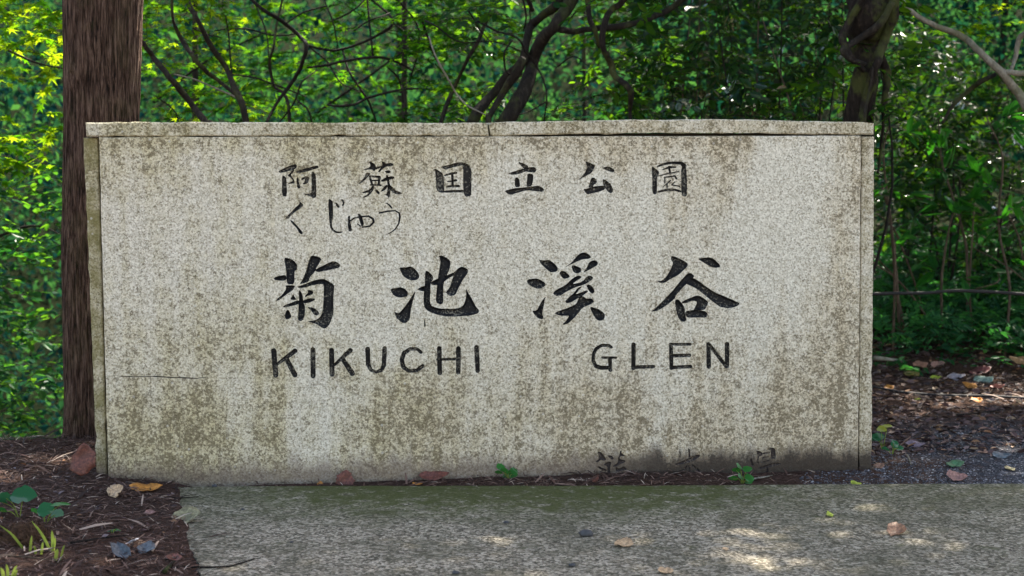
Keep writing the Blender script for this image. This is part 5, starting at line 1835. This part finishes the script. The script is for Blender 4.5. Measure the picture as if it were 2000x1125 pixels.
def build_seedlings():
    seedling('clover-like green seedling at the wall foot between KIKUCHI and GLEN', (994, 936),
             [(978, 912, 18, 15, M_SEED, .3, .9), (986, 920, 22, 18, M_SEED, 2.6, .8), (1000, 926, 24, 18, M_SEED, -.2, .8), (1004, 920, 18, 14, M_SEED, .6, .9), (974, 923, 17, 13, M_SEED, 2.9, .7), (990, 930, 20, 14, M_SEED, -.6, .8)])
    seedling('two-tiered bright green seedling at the wall foot under the letter N', (1450, 944),
             [(1444, 911, 20, 16, M_SEED, 1.2, .9), (1460, 916, 20, 13, M_SEED, -.1, .9), (1438, 918, 18, 14, M_SEED, 3.0, .9), (1432, 935, 22, 15, M_SEED, 3.0, .8), (1447, 931, 18, 16, M_SEED, 1.0, .9), (1464, 934, 20, 18, M_SEED, .2, .9), (1462, 941, 18, 12, M_SEED, -.6, .8)])
    seedling('large-leaved blue green plant at the left frame edge in the foreground', (38, 1012),
             [(46, 968, 54, 40, M_SEEDB, .1, .75), (12, 972, 44, 32, M_SEEDB, 2.8, .75), (4, 980, 26, 18, M_SEEDB, 2.9, .6), (2, 997, 26, 20, M_SEED, 3.0, .7)], 'plant', 'foreground plants')
    seedling('smaller green plant with drooping leaves right of the large-leaved plant', (88, 1022),
             [(90, 996, 36, 32, M_SEEDB, .2, .8), (112, 1004, 32, 22, M_SEED, -.5, .7), (72, 1001, 34, 26, M_SEED, 2.4, .8), (118, 985, 40, 10, M_SEED, .25, .5)], 'plant', 'foreground plants')
    seedling('tiny green sprout in the middle of the left soil bank', (220, 1042), [(216, 1037, 16, 9, M_SEEDB, .2, .4), (226, 1036, 20, 8, M_SEED, .2, .4)], 'seedling', 'foreground plants')
    seedling('blue green seedling with a yellow leaf against the right edge of the wall', (1724, 880),
             [(1716, 853, 30, 18, M_SEEDB, .3, .8), (1722, 838, 22, 14, M_SEEDY, -.6, .8), (1733, 832, 22, 9, M_SEEDY, .1, .6), (1708, 858, 22, 14, M_SEEDB, 2.6, .8)])
    seedling('little blue green seedling on the gravel right of the yellow-leaved seedling', (1742, 886),
             [(1748, 868, 18, 18, M_SEEDB, .2, .8), (1757, 875, 18, 12, M_SEEDB, -.3, .7), (1730, 877, 20, 12, M_SEEDB, 2.2, .8), (1744, 862, 16, 9, M_SEEDB, 1.3, .9)])
    seedling('tiny dark green sprig on the left cap corner against the cedar trunk', (160, 362), [(158, 360, 14, 8, M_SEEDB, .3, .6)]) if False else None
    # grass tufts
    for lab, blades in (('yellow-green grass shoots on the soil at the lower left', [(58, 1080, 62, 1046, 5), (70, 1082, 66, 1066, 5), (80, 1082, 84, 1058, 5), (104, 1078, 101, 1036, 7), (104, 1076, 108, 1050, 5), (108, 1092, 112, 1072, 7), (118, 1090, 126, 1064, 4)]),
                        ('green grass tuft cut by the bottom left corner', [(8, 1128, 0, 1108, 7), (16, 1128, 12, 1102, 6), (22, 1128, 33, 1104, 6), (28, 1126, 34, 1112, 5)]),
                        ('long pale grass blades bent over the brown root clump', [(100, 1074, 62, 1018, 6), (48, 1070, 0, 1026, 6)])):
        b = Gnd(blades[0][0], blades[0][1], .05)
        root = empty('grass_tuft', tuple(b))
        tag(root, lab, 'grass', 'grass tufts on the left bank')
        for k, (u0, v0, u1, v1, w) in enumerate(blades):
            D = Gnd(u0, v0, .05)[1]
            p0, p1 = P(u0, v0 + 5, D), P(u1, v1, D - .02)
            md = (p0 + p1) / 2 + np.array([.004, -.01, .012])
            c = catmull([p0, md, p1], 4)
            sd = np.array([1.0, .2, 0]) * w * D / F / 2
            prof = np.array([.8, 1, 1, 1, .95, .9, .75, .5, .05])[:, None]
            V = np.concatenate([c - sd * prof, c + [0, .003, 0], c + sd * prof])
            n = len(c)
            fl = []
            for i in range(n - 1):
                fl += [i, n + i, n + i + 1, i + 1, n + i, 2 * n + i, 2 * n + i + 1, n + i + 1]
            g = Geo(); g.add(V, fl, [4] * (2 * (n - 1)))
            link('grass_blade', g.mesh('grass_blade'), M_GRASS, root)
    # fibrous brown root clump
    rng = np.random.default_rng(5)
    b = Gnd(48, 1062, .04)
    root = empty('root_clump', tuple(b))
    tag(root, 'brown fibrous root clump under the plants in the lower left', 'root clump')
    bm = bmesh.new()
    bmesh.ops.create_icosphere(bm, subdivisions=3, radius=1)
    for w in bm.verts:
        nz = noise.noise(w.co * 2.2) * .3 + noise.noise(w.co * 7) * .1
        w.co = Vector((w.co.x * .085 * (1 + nz), w.co.y * .075 * (1 + nz), w.co.z * .065 * (1 + nz)))
    me = bpy.data.meshes.new('root_mass'); bm.to_mesh(me); bm.free()
    me.transform(Matrix.Translation(b))
    Mr = bark_material('root_fibre', (.022, .013, .008), (.075, .042, .025), (.15, .09, .055), 70, .5)
    link('root_mass', me, Mr, root)
    lv = Leaves()
    n = 900
    d0 = nrm(rng.normal(0, 1, (n, 3))); d0[:, 2] = np.abs(d0[:, 2])
    p = b + d0 * [.08, .07, .06] * rng.uniform(.9, 1.1, (n, 1))
    d = nrm(np.cross(d0, rng.normal(0, 1, (n, 3))) + d0 * .25 - UP * .3)
    nn = nrm(d0 - d * np.sum(d0 * d, 1)[:, None])
    lv.add(p, d, nn, rng.uniform(.025, .07, n))
    out = np.array([(0, .03, 0), (.5, .03, .08), (1, .008, 0), (1, -.008, 0), (.5, -.03, .08), (0, -.03, 0)])
    o = link('root_fibre', leaf_mesh('root_fibre', lv.arrays(), out, [(0, 5, 1), (5, 4, 1), (1, 4, 2), (4, 3, 2)]), Mr, root)
    o['kind'] = 'stuff'


build_ground()
build_paving()
build_monument()
build_far()
build_cedar()
build_gnarled()
build_vine_tree()
build_fallen_branch_tree()
build_left_trees()
build_maples()
build_shrubs()
build_saplings()
build_ropes()
scatter_leaf_litter()
build_fallen()
build_seedlings()
